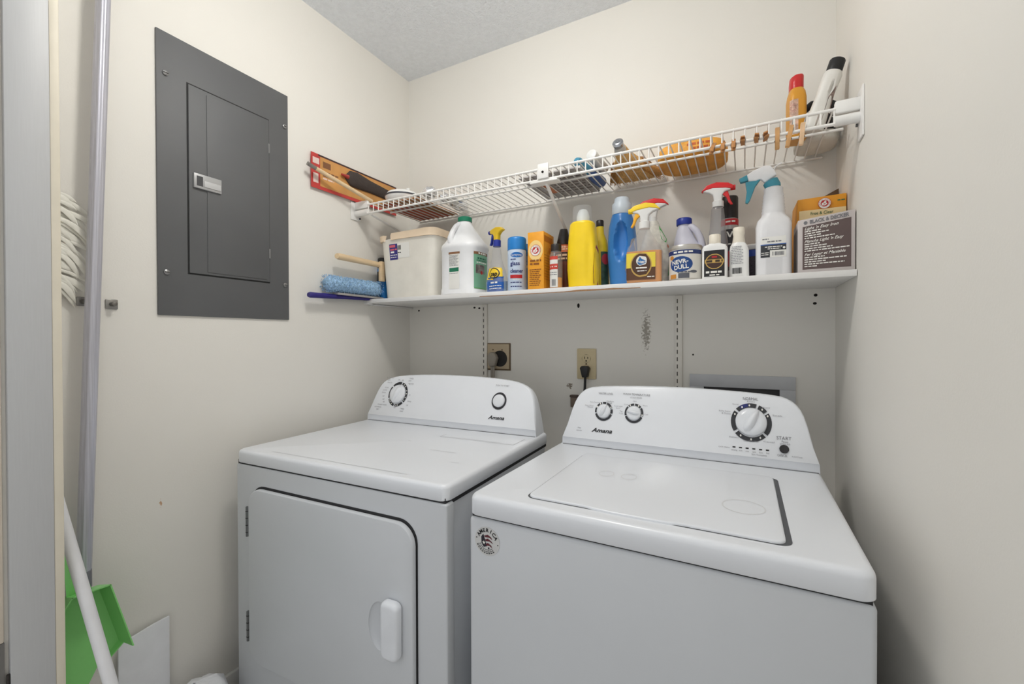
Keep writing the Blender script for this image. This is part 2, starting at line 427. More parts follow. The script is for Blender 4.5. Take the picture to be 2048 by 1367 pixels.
tx = MB(); d_text(tx, dm, 'Amana', 0.214, 0.949, 0.0115, 0.062, shear=0.35, bold=0.022); decal(tx, 'brand_lettering', INK, dr)
tx = MB()
d_text(tx, dm, 'PUSH TO START', 0.218, 1.055, 0.0052, 0.052)
for s, u, v, wd in (('AUTOMATIC', -0.292, 1.063, 0.034), ('DRY', -0.296, 1.054, 0.014), ('More Dry', -0.288, 1.045, 0.024), ('TIMED', -0.186, 1.064, 0.020), ('DRY', -0.190, 1.055, 0.014), ('High Heat', -0.182, 1.045, 0.026),
                    ('Normal', -0.298, 1.026, 0.017), ('Less Dry', -0.303, 1.016, 0.02), ('Delicate', -0.306, 1.006, 0.02), ('Off', -0.304, 0.992, 0.009), ('60', -0.300, 0.981, 0.009), ('40', -0.296, 0.971, 0.009), ('Wrinkle Prevent', -0.300, 0.961, 0.046), ('AUTOMATIC', -0.318, 0.951, 0.034), ('DRY', -0.316, 0.942, 0.014),
                    ('Off', -0.234, 0.953, 0.009), ('TIMED', -0.196, 0.951, 0.020), ('DRY', -0.196, 0.942, 0.016), ('Damp', -0.170, 0.980, 0.018), ('Off', -0.176, 0.965, 0.009), ('20', -0.176, 1.003, 0.007), ('Off', -0.246, 1.057, 0.009), ('80', -0.226, 1.056, 0.007)):
    d_text(tx, dm, s, u, v, 0.0050, wd)
decal(tx, 'dial_lettering', INKLG, dr)
# door
dd = MB().prism(rrect(-0.296, 0.290, 0.308, 0.800, 0.050, 8), -0.014, 0.001).obj('door', ENA_SHADE, dr, bevel=0.005, seg=3, thr=0.9)
MB().prism(rrect(-0.2985, 0.2925, 0.3055, 0.8050, 0.052, 8), 0.0005, 0.0035).obj('door_gap', SEAM, dr)
ct = MB().ell((0.194, -0.0145, 0.548), 0.036, 0.0115, 0.058, n=36, k=18).obj('cutter', ENA_SHADE, None)
ct.parent = dr
md = dd.modifiers.new('recess', 'BOOLEAN'); md.object = ct; md.operation = 'DIFFERENCE'; md.solver = 'EXACT'
bpy.context.view_layer.update()
me_ = bpy.data.meshes.new_from_object(dd.evaluated_get(bpy.context.evaluated_depsgraph_get()))
dd.modifiers.clear(); dd.data = me_
for p in me_.polygons: p.use_smooth = p.area < 0.004
me_.set_sharp_from_angle(angle=R(25))
bpy.data.objects.remove(ct, do_unlink=True)
MB().prism(rrect(0.212, 0.263, 0.492, 0.625, 0.016, 5), -0.038, -0.013).obj('handle', M('handle_white', (230, 233, 238), 0.3), dd, bevel=0.010, seg=4, thr=0.9)
for z in (0.703, 0.405):
    h = MB().cyl((-0.300, -0.012, z - 0.042), (-0.300, -0.012, z + 0.042), 0.0042, n=12)
    ho = h.obj('hinge', CHROME, dr)
    k = MB()
    for i in range(4): k.cyl((-0.300, -0.012, z - 0.03 + 0.02 * i - 0.001), (-0.300, -0.012, z - 0.03 + 0.02 * i + 0.001), 0.0047, n=12)
    k.obj('knuckle_gap', SEAM, ho)

# ================================================================== WASHER
ws = thing('washing_machine', 'white top-loading washing machine with three dials, right of the dryer', 'washing machine', (-0.176, 0.770, 0), 0)
HW = 0.343
bx('body', ENA_SHADE, ws, -HW + 0.001, HW - 0.001, 0.003, 0.650, 0.02, 0.842, bevel=0.008, seg=3)
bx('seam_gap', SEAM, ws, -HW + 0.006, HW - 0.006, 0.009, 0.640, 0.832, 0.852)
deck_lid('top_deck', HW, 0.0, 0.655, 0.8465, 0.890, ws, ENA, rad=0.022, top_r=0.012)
# lid: dark gap + lid with finger scoop on the front edge
lx0, lx1, ly0, ly1 = -0.222, 0.236, 0.040, 0.415
gap = MB()
gp = rrect(lx0 - 0.004, lx1 + 0.009, ly0 - 0.003, ly1 + 0.003, 0.020, 6)
gap.add([(x, y, 0.8904) for x, y in gp], [tuple(range(len(gp)))]); gap.flat = True
gap.obj('lid_gap', M('lid_gap_grey', (84, 86, 90), 0.6), ws, smooth=0)
def lid_ring(ins, z):
    r = rrect(lx0 + ins, lx1 - ins, ly0 + ins, ly1 - ins, 0.018, 6)
    out = []
    n_extra = 24
    for i, (x, y) in enumerate(r): out.append((x, y, z))
    # densify the front edge (between last arc point and the first) with a shallow scoop
    a = r[-1]; b = r[0]
    for k in range(1, n_extra):
        t = k / n_extra; x = a[0] + (b[0] - a[0]) * t
        d = 0.010 * max(0.0, 1 - (abs(x + 0.008) / 0.085) ** 4)
        out.append((x, a[1] - d * 0.6, z - 0.0))
    return out
MB().rings([lid_ring(0, 0.886), lid_ring(0, 0.8925), lid_ring(0.0012, 0.8942), lid_ring(0.004, 0.8950)]).obj('lid', ENA, ws, smooth=50)
lm_ = plane_map((0, 0, 0.8951), (1, 0, 0), (0, 1, 0), (0, 0, 1))
st_ = MB(); d_ell(st_, lm_, 0.175, 0.175, 0.038, 0.038, 0.0002, n=36, inner=0.93)
for u in (-0.115, -0.062): d_ell(st_, lm_, u, 0.255, 0.018, 0.022, 0.0002, n=24, inner=0.90)
decal(st_, 'dried_water_ring', M('water_mark', (224, 225, 227), 0.42), ws)
whalf = [(0.334, 0.890), (0.322, 0.952), (0.309, 1.012), (0.296, 1.041), (0.277, 1.058), (0.250, 1.067), (0.15, 1.0735), (0.0, 1.0775)]
wc = console(ws, [(x, z) for x, z in whalf], 0.502, 0.890, 0.40, 0.600, CONS); wc.location = (0.005, 0, 0)
bx('console_seam', CSM, ws, -0.326, 0.336, 0.5070, 0.522, 0.8895, 0.8918)
wmf0 = cmap(0.502, 0.890, 0.40)
wm = lambda u, v, off=0.0005: wmf0(u, v, off) + Vector((0.005, 0, 0))
dial_ring('dial_ring', wm, -0.209, 0.996, 0.0215, 0.0275, [20, 75, 105, 155, 195, 345], RING, ws)
knob(ws, wm, -0.209, 0.996, 0.021, 0.016, 65)
dial_ring('dial_ring', wm, -0.118, 0.997, 0.0215, 0.0275, [40, 90, 135, 200, 340], RING, ws)
knob(ws, wm, -0.118, 0.997, 0.021, 0.016, 172)
dial_ring('dial_ring', wm, 0.187, 0.997, 0.037, 0.0475, [35, 70, 142, 215, 318], RING, ws)
mbb = MB(); d_ell(mbb, wm, 0.187, 0.997, 0.0470, 0.0470, 0.0008, n=8, inner=0.82, t0=100, t1=126); decal(mbb, 'dial_blue_arc', INKB, ws)
knob(ws, wm, 0.187, 0.997, 0.0365, 0.024, 62)
tk = MB()
for (u, v, r, angs) in ((-0.209, 0.996, 0.0245, (30, 150, 120)), (-0.118, 0.997, 0.0245, (60, 120, 350)), (0.187, 0.997, 0.042, (25, 52, 95, 120, 155, 235, 270, 300))):
    for a in angs: d_ell(tk, wm, u + r * math.cos(R(a)), v + r * math.sin(R(a)), 0.002, 0.0028, 0.0012, n=8)
decal(tk, 'dial_ticks', INKW, ws)
o_ = wm(0.260, 0.9395, 0); n_ = (wm(0.26, 0.9395, 1) - o_).normalized()
mt_ = Matrix((Vector((1, 0, 0)), (wm(.26, .95, 0) - o_).normalized(), n_)).transposed().to_4x4(); mt_.translation = o_
MB().lathe([(0.0105, 0), (0.0105, 0.003), (0.009, 0.0045), (0.0005, 0.0038)], 24, mt=mt_).obj('start_button', M('button_black', (38, 36, 38), 0.35), ws)
ld = MB()
for i in range(6): d_rect(ld, wm, 0.144 + 0.0152 * i, 0.151 + 0.0152 * i, 0.9315, 0.9345, 0.0006, nu=1, nv=1)
decal(ld, 'status_lights', INK, ws)
tx = MB(); d_text(tx, wm, 'Amana', -0.209, 0.941, 0.0115, 0.063, shear=0.35, bold=0.022); decal(tx, 'brand_lettering', INK, ws)
tx = MB()
for s, u, v, h, wd in (('WATER LEVEL', -0.208, 1.048, .0055, .046), ('WASH TEMPERATURE', -0.115, 1.050, .0055, .080), ('(COLD RINSE)', -0.115, 1.041, .0038, .034), ('NORMAL', 0.186, 1.056, .0072, .036), ('START', 0.260, 0.965, .0078, .032), ('Pause', 0.262, 0.957, .0045, .014), ('CANCEL', 0.256, 0.9245, .0055, .022)):
    d_text(tx, wm, s, u, v, h, wd)
decal(tx, 'heading_lettering', INKG, ws)
tx = MB()
for s, u, v, wd in (('Auto Sensing', -0.240, 1.021, .030), ('Deep Water', -0.256, 1.010, .028), ('Wash', -0.253, 1.005, .018), ('Medium', -0.192, 1.026, .022), ('Small', -0.193, 1.021, .013), ('Large', -0.165, 1.014, .024), ('Extra', -0.166, 1.008, .012), ('Hot', -0.118, 1.031, .010), ('Cool', -0.143, 1.020, .012), ('Warm', -0.087, 1.020, .014), ('Tap', -0.156, 1.000, .009), ('Cold', -0.156, .994, .011), ('Cold', -0.082, .996, .010),
                     ('Rinse', 0.187, 1.049, .018), ('Normal', 0.150, 1.040, .014), ('Heavy', 0.222, 1.036, .018), ('Soak', 0.247, 1.018, .022), ('Bulky Items', 0.124, 1.021, .028), ('& Sheets', 0.128, 1.015, .022), ('Delicate', 0.147, .957, .022), ('Deep Water Wash', 0.187, .951, .034), ('Casual', 0.227, .953, .024), ('cycle status', 0.124, .931, .026),
                     ('sensing', .148, .926, .014), ('wash', .163, .926, .008), ('rinse', .178, .926, .008), ('spin', .194, .926, .008), ('done', .209, .926, .009), ('lid', .224, .926, .006), ('Spin Complete', .205, .920, .034), ('hold 3 sec', .287, .9245, .022), ('Max', -.280, .943, .010), ('capacity', -.280, .936, .018), ('(press lid)', 0.262, .952, .022)):
    d_text(tx, wm, s, u, v, 0.0036, wd)
decal(tx, 'dial_lettering', INKLG, ws)
# round sticker on the front
sm = plane_map((-0.297, 0.0028, 0.797), (1, 0, 0), (0, 0, 1), (0, -1, 0))
s1 = MB(); d_ell(s1, sm, 0, 0, 0.030, 0.030, 0.0004, n=40); sk = decal(s1, 'round_sticker', M('sticker_silver', (205, 205, 204), 0.4), ws)
s2 = MB()
for i, ch in enumerate('AMERICA'):
    a = 150 - i * 20.5 - 1; d_text(s2, sm, ch, 0.0235 * math.cos(R(a)), 0.0235 * math.sin(R(a)), 0.0075, bold=0.03, rot=a - 90, off=0.0010)
d_ell(s2, sm, -0.0255, 0.004, 0.0013, 0.0013, 0.001, n=8); d_ell(s2, sm, 0.0258, -0.003, 0.0013, 0.0013, 0.001, n=8)
for r in (0.0185, 0.0225, 0.0260): 
    for k in range(9): d_ell(s2, sm, 0, 0, r, r, 0.0009, n=3, inner=0.93, t0=200 + k * 13, t1=200 + k * 13 + 9)
decal(s2, 'sticker_lettering', INK, sk)
s3 = MB(); d_poly(s3, sm, [(-0.014, 0.008), (-0.009, 0.0145), (-0.004, 0.0005), (0.0, -0.010), (-0.008, -0.013), (-0.0135, -0.006)], 0.0009); d_ell(s3, sm, 0.004, -0.0135, 0.002, 0.002, 0.0009, n=8)
decal(s3, 'emblem_dark', M('emblem_navy', (24, 20, 36), 0.5), sk)
s4 = MB()
for i, y in enumerate((0.011, 0.003, -0.006)):
    d_poly(s4, sm, [(-0.007 + i * .002, y), (0.002, y + 0.0032), (0.010, y - 0.001), (0.015 - abs(i - 1) * .002, y - 0.006), (0.006, y - 0.002), (-0.005 + i * .002, y - 0.003)], 0.0010)
decal(s4, 'emblem_stripes', M('emblem_maroon', (92, 30, 42), 0.5), sk)
s5 = MB(); d_poly(s5, sm, [(-0.0075 + (0.0045 if k % 2 == 0 else 0.0018) * math.sin(2 * PI * k / 10), -0.0035 + (0.0045 if k % 2 == 0 else 0.0018) * math.cos(2 * PI * k / 10)) for k in range(10)], 0.0012)
decal(s5, 'emblem_star', INKW, sk)

# ================================================================== BREAKER PANEL (left wall)
PG = M('panel_grey', (94, 95, 96), 0.55, var=0.05, vscale=5, bump=0.02, bscale=300)
PGD = M('panel_gap_dark', (26, 26, 27), 0.7)
bp = thing('breaker_panel', 'dark grey breaker panel with a hinged door on the left wall', 'electrical panel', (XL, 0, 0))
bx('cover_plate', PG, bp, 0, 0.006, 0.588, 0.973, 1.287, 2.064, bevel=0.002)
bx('door_gap', PGD, bp, 0.004, 0.0064, 0.660, 0.9035, 1.4065, 1.952)
pd_ = bx('door', PG, bp, 0.004, 0.0095, 0.6635, 0.9015, 1.4105, 1.948, bevel=0.0015)
bx('raised_field', PG, pd_, 0.009, 0.0115, 0.7105, 0.890, 1.4175, 1.938, bevel=0.0018)
lt = bx('latch', M('latch_grey', (176, 176, 176), 0.4, metal=0.2), pd_, 0.0095, 0.0165, 0.673, 0.748, 1.657, 1.699, bevel=0.0015)
bx('latch_recess', M('latch_recess_dark', (70, 70, 72), 0.6), lt, 0.0160, 0.0172, 0.680, 0.696, 1.664, 1.692)
bx('latch_slide', M('latch_light', (196, 196, 196), 0.35), lt, 0.0165, 0.0185, 0.699, 0.745, 1.664, 1.682, bevel=0.001)
for z in (1.855, 1.505): bx('hinge_tab', M('hinge_tab_grey', (120, 120, 120), 0.4), bp, 0.005, 0.0105, 0.899, 0.9045, z - 0.016, z + 0.016, bevel=0.001)
for y, z in ((0.609, 1.950), (0.960, 1.953), (0.608, 1.405), (0.958, 1.407)):
    sc = MB().lathe([(0.0075, 0), (0.0072, 0.003), (0.004, 0.0045), (0.0003, 0.005)], 16, mt=Matrix.Translation((0.006, y, z)) @ Matrix.Rotation(PI / 2, 4, 'Y')).obj('screw', M('screw_steel', (150, 150, 150), 0.35, metal=0.8), bp)
    MB().box(0.0108, 0.0116, y - 0.006, y + 0.006, z - 0.0008, z + 0.0008).obj('screw_slot', PGD, sc)

# ================================================================== LEANING METAL POLE + wall clips
ALU = M('brushed_aluminium', (196, 196, 206), 0.38, metal=0.55, var=0.12, vscale=8, stretch=(60, 60, 0.7))
pl = thing('metal_pole', 'fluted aluminium pole leaning against the left wall', 'pole', (-1.362, 0.397, 0))
rings = []; NP = 40
top = Vector((-1.366, 0.478, 2.36)); bot = Vector((-1.362, 0.397, 0.0))
for k in range(13):
    c = bot.lerp(top, k / 12)
    rings.append([tuple(c - bot + Vector(((0.0135 + (0.0006 if j % 4 < 2 else -0.0003)) * math.cos(2 * PI * j / NP), (0.0135 + (0.0006 if j % 4 < 2 else -0.0003)) * math.sin(2 * PI * j / NP), 0))) for j in range(NP)])
MB().rings(rings).obj('shaft', ALU, pl)
c = bot.lerp(top, 0.66 / 2.36) - bot
MB().cyl(tuple(c - Vector((0, 0, .02))), tuple(c + Vector((0, 0, .02))), 0.0150, n=32).obj('coupling_ring', M('dull_aluminium', (150, 150, 156), 0.5, metal=0.7), pl)
for y, z, s_, lb in ((0.436, 1.312, 0.011, 'small square steel wall bolt left of the leaning pole'), (0.491, 1.309, 0.0125, 'square steel wall bolt right of the leaning pole')):
    t = thing('wall_bolt', lb, 'bolt', (XL, y, z), group='bolts beside the pole')
    bx('washer_plate', M('bolt_steel', (150, 148, 144), 0.35, metal=0.75), t, 0, 0.004, -s_, s_, -s_, s_, bevel=0.003)
    MB().cyl((0.003, 0, 0), (0.022, 0, 0), 0.0055, n=14).obj('bolt_shank', M('bolt_steel_dark', (120, 118, 114), 0.35, metal=0.8), t, bevel=0.001)
# feather duster hanging behind the jamb
fd = thing('feather_duster', 'white feather duster hanging behind the door jamb', 'duster', (-1.392, 0.383, 1.62))
MB().cyl((0, 0, -0.16), (0, 0, 0.14), 0.006, n=12).obj('handle', M('duster_handle', (214, 206, 190), 0.5), fd)
MB().cyl((-0.015, 0, 0.12), (0.004, 0, 0.12), 0.003, n=10).obj('hook', CHROME, fd)
fmat = M('white_feather', (238, 236, 226), 0.8, var=0.05, vscale=60)
rg = random.Random(4)
for k in range(34):
    z0 = -0.06 - 0.0066 * k; ln = rg.uniform(0.04, 0.09); dn = rg.uniform(0.25, 1.0); wd = rg.uniform(0.0035, 0.0065); x0 = rg.uniform(-0.006, 0.004)
    rs = []
    for i in range(7):
        t = i / 6; y = -0.006 + ln * t * (1 - 0.18 * t * dn); z = z0 - dn * ln * t * t; ww = wd * (0.35 + 1.3 * t) * (1 - t ** 4) + 0.0006; x = x0 + 0.004 * math.sin(t * 3)
        nx, nz = 2 * dn * t, 1.0; q = math.hypot(nx, nz); oy, oz = nx / q, nz / q
        rs.append([(x, y + oy * ww, z + oz * ww), (x + 0.0022, y, z), (x, y - oy * ww, z - oz * ww), (x - 0.0012, y, z)])
    MB().rings(rs).obj('feather', fmat, fd, smooth=70)

# ================================================================== GREEN DUSTPAN, BROOM, WHITE BOARD, BAG (lower left)
GRN = M('green_plastic', (140, 216, 126), 0.36, var=0.04, vscale=6)
dp = thing('dustpan', 'green plastic dustpan clipped behind the white broom handle', 'dustpan', (-1.325, 0.404, 0.335))
# floor outline in (y, z) rel; tray opens towards +x
fl_ = [(0.030, 0.315), (0.067, 0.165), (0.028, 0.132), (-0.055, -0.030), (-0.16, 0.09), (-0.030, 0.318)]
o_y = lambda p: (p[0], p[1])
MB().add([(0, y, z) for y, z in fl_] + [(0.003, y, z) for y, z in fl_], [tuple(range(6)), tuple(range(6, 12))[::-1]] + [(i, i + 6, (i + 1) % 6 + 6, (i + 1) % 6) for i in range(6)]).obj('pan_floor', GRN, dp)
def pan_wall(a, b, h, fa, fb):
    va = [(0, *a), (0, *b), (h, b[0] + fb[0], b[1] + fb[1]), (h, a[0] + fa[0], a[1] + fa[1])]
    nrm = Vector((0, b[1] - a[1], -(b[0] - a[0]))).normalized() * 0.0025
    vb = [tuple(Vector(v) + nrm) for v in va]
    return MB().add(va + vb, [(0, 1, 2, 3), (7, 6, 5, 4), (0, 4, 5, 1), (1, 5, 6, 2), (2, 6, 7, 3), (3, 7, 4, 0)])
pan_wall(fl_[5], fl_[0], 0.05, (0.0, 0.012), (0.006, 0.012)).obj('rear_wall', GRN, dp)
pan_wall(fl_[0], fl_[1], 0.05, (0.006, 0.012), (0.010, -0.004)).obj('side_wall', GRN, dp)
pan_wall(fl_[1], fl_[2], 0.016, (0.004, -0.004), (0.0, -0.006)).obj('front_lip', GRN, dp)
pan_wall(fl_[4], fl_[5], 0.05, (-0.01, 0.0), (0.0, 0.012)).obj('side_wall', GRN, dp)
hb = MB()
path = [(0.012, -0.008, 0.312), (0.022, -0.020, 0.37), (0.028, -0.034, 0.44), (0.030, -0.046, 0.50)]
rs = []
for (x, y, z), wd in zip(path, (0.022, 0.016, 0.013, 0.011)):
    rs.append([(x + 0.010, y - wd, z), (x, y - wd * .7, z), (x, y + wd * .7, z), (x + 0.010, y + wd, z), (x + .008, y + wd * .8, z), (x + .003, y, z), (x + .008, y - wd * .8, z)])
hb.rings(rs).obj('handle', GRN, dp)
br = thing('broom', 'white broom handle leaning in the lower left corner', 'broom', (-1.010, 0.440, 0))
WPL = M('white_tube', (226, 226, 228), 0.35)
MB().cyl((0.0, 0.0, 0.10), (-0.278, -0.091, 0.917), 0.0112, n=24).obj('handle', WPL, br)
MB().box(-0.02, 0.02, -0.12, 0.12, 0.07, 0.11).obj('head', WPL, br, bevel=0.008)
bs = MB()
for i in range(12):
    for j in range(3): bs.cyl((-0.016 + 0.016 * j, -0.11 + 0.02 * i, 0.0), (-0.016 + 0.016 * j, -0.108 + 0.0195 * i, 0.075), 0.006, 0.005, n=6)
tag(bs.obj('bristles', M('bristle_white', (210, 210, 206), 0.8), br), kind='stuff')
wbd = tag(MB().prism([(0.49, 0.0), (0.60, 0.0), (0.601, 0.465), (0.565, 0.463), (0.49, 0.452)], 0, 0.006, mt=Matrix.Rotation(PI / 2, 4, 'Z')).obj('white_board', M('white_board', (228, 229, 232), 0.4), None, bevel=0.0015), 'white board standing on the floor against the left wall', 'board')
wbd.location = (XL + 0.022, 0, 0)
bag = MB(); rgn = random.Random(9); rs = []
for z, rx, ry in ((0, .055, .07), (.04, .068, .085), (.14, .070, .09), (.24, .066, .085), (.30, .055, .07), (.325, .03, .045), (.332, .006, .008)):
    rs.append([((rx + rgn.uniform(-.004, .004)) * math.cos(2 * PI * j / 26), (ry + rgn.uniform(-.005, .005)) * math.sin(2 * PI * j / 26), z + (rgn.uniform(-.004, .004) if z else 0)) for j in range(26)])
bag = tag(bag.rings(rs).obj('plastic_bag', M('bag_white', (232, 233, 236), 0.35, bump=0.2, bscale=60), None), 'crumpled white plastic bag on the floor beside the dryer', 'bag')
bag.location = (-1.295, 0.625, 0); bag.scale = (0.95, 0.95, 0.90)

# ================================================================== OUTLETS, STANDARDS, WASHER BOX (back wall)
YW = YB
ou = thing('dryer_outlet', 'square tan dryer outlet with a grey plug on the back wall', 'outlet', (-0.918, YW, 1.1435))
TAN = M('outlet_tan', (186, 168, 140), 0.5, var=0.06); TANB = M('outlet_brown_edge', (104, 84, 60), 0.6)
bx('backing_plate', TANB, ou, -0.0575, 0.057, -0.004, 0, -0.0575, 0.057)
bx('face_plate', TAN, ou, -0.053, 0.053, -0.008, -0.0035, -0.052, 0.053, bevel=0.002)
MB().cyl((0.010, -0.010, -0.008), (0.010, -0.0075, -0.008), 0.034, n=28).obj('socket', M('socket_black', (24, 20, 18), 0.6), ou)
for x in (-0.024, 0.020): MB().cyl((x, -0.0095, 0.029), (x, -0.0075, 0.029), 0.0032, n=12).obj('screw', TANB, ou)
pg = thing('dryer_plug', 'grey angled power plug and flat cord in the tan outlet', 'plug', (-0.935, YW - 0.010, 1.135))
PLG = M('plug_grey', (150, 143, 132), 0.5)
MB().prism([(-0.020, 0.012), (-0.012, 0.026), (0.004, 0.028), (0.016, 0.018), (0.024, 0.002), (0.018, -0.014), (0.012, -0.032), (-0.012, -0.032), (-0.018, -0.016)], -0.026, 0).obj('plug_body', PLG, pg, bevel=0.005, seg=3, thr=0.8)
for i in range(3): MB().tube([(-0.006 + 0.006 * i, -0.014, -0.028), (-0.005 + 0.006 * i, -0.016, -0.11), (-0.004 + 0.006 * i, -0.022, -0.30), (-0.003 + 0.006 * i, -0.04, -0.70), (-0.002 + 0.006 * i, -0.06, -1.0)], 0.0036, 10).obj('cord_strand', PLG, pg)
ou = thing('wall_outlet', 'almond duplex wall outlet above the gap between the appliances', 'outlet', (-0.5305, YW, 1.1225))
ALM = M('almond_plate', (206, 190, 152), 0.42)
MB().prism(rrect(-0.0375, 0.0375, -0.058, 0.058, 0.003), -0.007, 0).obj('face_plate', ALM, ou, bevel=0.002)
for z in (0.020, -0.020):
    s_ = MB().prism(rrect(-0.0165, 0.0165, z - 0.0145, z + 0.0145, 0.012, 6), -0.0085, -0.006).obj('receptacle', ALM, ou, bevel=0.0008, thr=0.9)
    mb = MB(); fo = plane_map((0, -0.0086, z), (1, 0, 0), (0, 0, 1), (0, -1, 0))
    d_rect(mb, fo, -0.0075, -0.0048, -0.001, 0.008, 0.0003, nu=1, nv=1); d_rect(mb, fo, 0.0048, 0.0075, -0.0005, 0.007, 0.0003, nu=1, nv=1); d_ell(mb, fo, 0.0, -0.0085, 0.003, 0.0032, 0.0003, n=10)
    decal(mb, 'contact_slots', DARKHOLE, s_)
    mb = MB(); d_ell(mb, fo, 0, 0, 0.0178, 0.0160, -0.0010, n=28, inner=0.92); decal(mb, 'receptacle_outline', M('outline_brown', (120, 104, 70), 0.6), s_)
MB().cyl((0, -0.0085, 0), (0, -0.0065, 0), 0.003, n=12).obj('screw', TANB, ou)
pg = thing('black_plug', 'black power plug and cord in the almond wall outlet', 'plug', (-0.5305, YW - 0.009, 1.1025))
BLK = M('black_rubber', (20, 20, 22), 0.5)
MB().prism([(-0.017, 0.006), (-0.010, 0.013), (0.010, 0.013), (0.017, 0.006), (0.010, -0.030), (-0.008, -0.030)], -0.028, 0).obj('plug_body', BLK, pg, bevel=0.003, thr=0.8)
MB().tube([(0.001, -0.014, -0.028), (0.0, -0.016, -0.07), (-0.004, -0.024, -0.13), (-0.01, -0.035, -0.30), (-0.03, -0.045, -0.60), (-0.02, -0.05, -0.85), (0.06, -0.06, -1.06), (0.20, -0.07, -1.095)], 0.0048, 12).obj('cord', BLK, pg)
STD = M('standard_cream', (228, 224, 215), 0.5)
for x, lb in ((-0.983, 'slotted shelf standard beside the tan dryer outlet'), (-0.199, 'slotted shelf standard right of the almond outlet')):
    t = thing('shelf_standard', lb, 'shelf standard', (x, YW, 0.80), group='slotted shelf standards on the back wall')
    bx('channel', STD, t, -0.011, 0.011, -0.010, 0, 0, 0.567, bevel=0.001)
    sl_ = MB()
    for i in range(22): sl_.box(-0.0060, -0.0032, -0.0108, -0.009, 0.015 + 0.025 * i, 0.029 + 0.025 * i)
    tag(sl_.obj('slots', M('slot_dark', (48, 42, 36), 0.8), t, smooth=0), kind='stuff')
wbx = thing('washer_supply_box', 'grey recessed washer hookup box frame behind the washer console', 'supply box', (-0.012, YW, 0.96))
GF = M('frame_grey', (196, 198, 202), 0.45)
for nm, a in (('frame_top', (-0.152, 0.152, -0.010, 0, 0.097, 0.138)), ('frame_bottom', (-0.152, 0.152, -0.010, 0, -0.10, -0.06)), ('frame_side', (-0.152, -0.108, -0.010, 0, -0.06, 0.097)), ('frame_side', (0.110, 0.152, -0.010, 0, -0.06, 0.097))):
    bx(nm, GF, wbx, *a, bevel=0.001)
bx('recess', M('recess_dark', (58, 58, 60), 0.7), wbx, -0.108, 0.110, -0.003, -0.0005, -0.06, 0.097)
jb = thing('supply_valve', 'small brown fitting on the back wall beside the washer console', 'fitting', (-0.577, YW, 0.985))
bx('valve_body', M('valve_brown', (120, 104, 92), 0.6), jb, -0.014, 0.012, -0.02, 0, -0.03, 0.016, bevel=0.003)
bx('valve_cap', M('valve_dark', (84, 70, 62), 0.6), jb, -0.016, 0.014, -0.022, 0, 0.008, 0.017, bevel=0.002)

# ================================================================== LOWER SHELF BOARD
SHW = M('shelf_white', (236, 235, 233), 0.4, var=0.02)
sh = thing('wall_shelf', 'long white shelf board holding the cleaning supplies', 'shelf', (0, 1.31, 1.368))
bx('board', SHW, sh, -1.379, 0.2385, 0, 0.289, 0, 0.016, bevel=0.001)
ch = MB(); fc = plane_map((0, -0.0002, 0), (1, 0, 0), (0, 0, 1), (0, -1, 0)); pts = []
rgc = random.Random(2)
xs = [-0.83 + i * 0.04 for i in range(15)]
up_ = [(x, 0.0012 + (0.0045 if -0.5 < x < -0.31 else 0.0012) * rgc.uniform(.5, 1)) for x in xs]
for i in range(14): d_poly(ch, fc, [(xs[i], -0.0003), (xs[i + 1], -0.0003), up_[i + 1], up_[i]], 0.0005)
decal(ch, 'chipped_edge', M('bare_particleboard', (158, 120, 84), 0.8, var=0.2, vscale=120), sh)
bx('end_cleat', SHW, sh, -1.4065, -1.379, 0.004, 0.03, -0.004, 0.012, bevel=0.002)
bx('end_cleat', SHW, sh, -1.4065, -1.385, 0.03, 0.289, -0.006, 0.0, bevel=0.002)

# ================================================================== WIRE SHELF
WIR = M('vinyl_wire_white', (240, 238, 234), 0.35)
ZW, YF = 1.765, 1.270
wsf = thing('wire_shelf', 'white vinyl-coated wire shelf along the back wall', 'wire shelf', (0, YF, ZW))
def rail(name, y, z, r, x0=-1.335, x1=0.190): return MB().cyl((x0, y, z), (x1, y, z), r, n=10).obj(name, WIR, wsf)
rail('front_rail', 0.0, -0.007, 0.0040); rail('front_rail', 0.0, -0.041, 0.0040); rail('middle_rail', 0.13, -0.006, 0.0036, x1=0.225); rail('back_rail', 0.318, -0.006, 0.0036, x1=0.205)
wire = None
NW = 58
for i in range(NW):
    x = -1.328 + (1.515 / (NW - 1)) * i
    if wire is None:
        wire = MB().tube([(0, 0.322, -0.0018), (0, 0.004, -0.0018), (0, 0.0002, -0.004), (0, -0.0005, -0.0095), (0, -0.0005, -0.043)], 0.0021, 6).obj('cross_wire', WIR, wsf); wire.location.x = x
    else:
        o = wire.copy(); COL.objects.link(o); o.location.x = x
BRK = M('bracket_white', (238, 237, 234), 0.4)
# end brackets
for sx, x0, x1, nm in ((-1, -1.4065, -1.332, 'end_bracket'), (1, 0.188, 0.2395, 'end_bracket')):
    eb = bx(nm, BRK, wsf, x0, x1, -0.004, 0.012, -0.018, 0.012, bevel=0.004)
    MB().cyl((x0, 0.004, -0.034), (x1, 0.004, -0.034), 0.012, n=16).obj('bracket_roll', BRK, eb)
    xw = x0 if sx < 0 else x1
    bx('wall_flange', BRK, eb, min(xw, xw - sx * 0.004), max(xw, xw - sx * 0.004), -0.022, 0.028, -0.085 if sx > 0 else -0.06, 0.03 if sx > 0 else 0.012, bevel=0.001)
    for z in ((0.018, -0.045) if sx > 0 else (-0.05,)): MB().cyl((xw - sx * 0.003, 0.022, z), (xw - sx * 0.008, 0.022, z), 0.004, n=12).obj('screw', CHROME, eb)
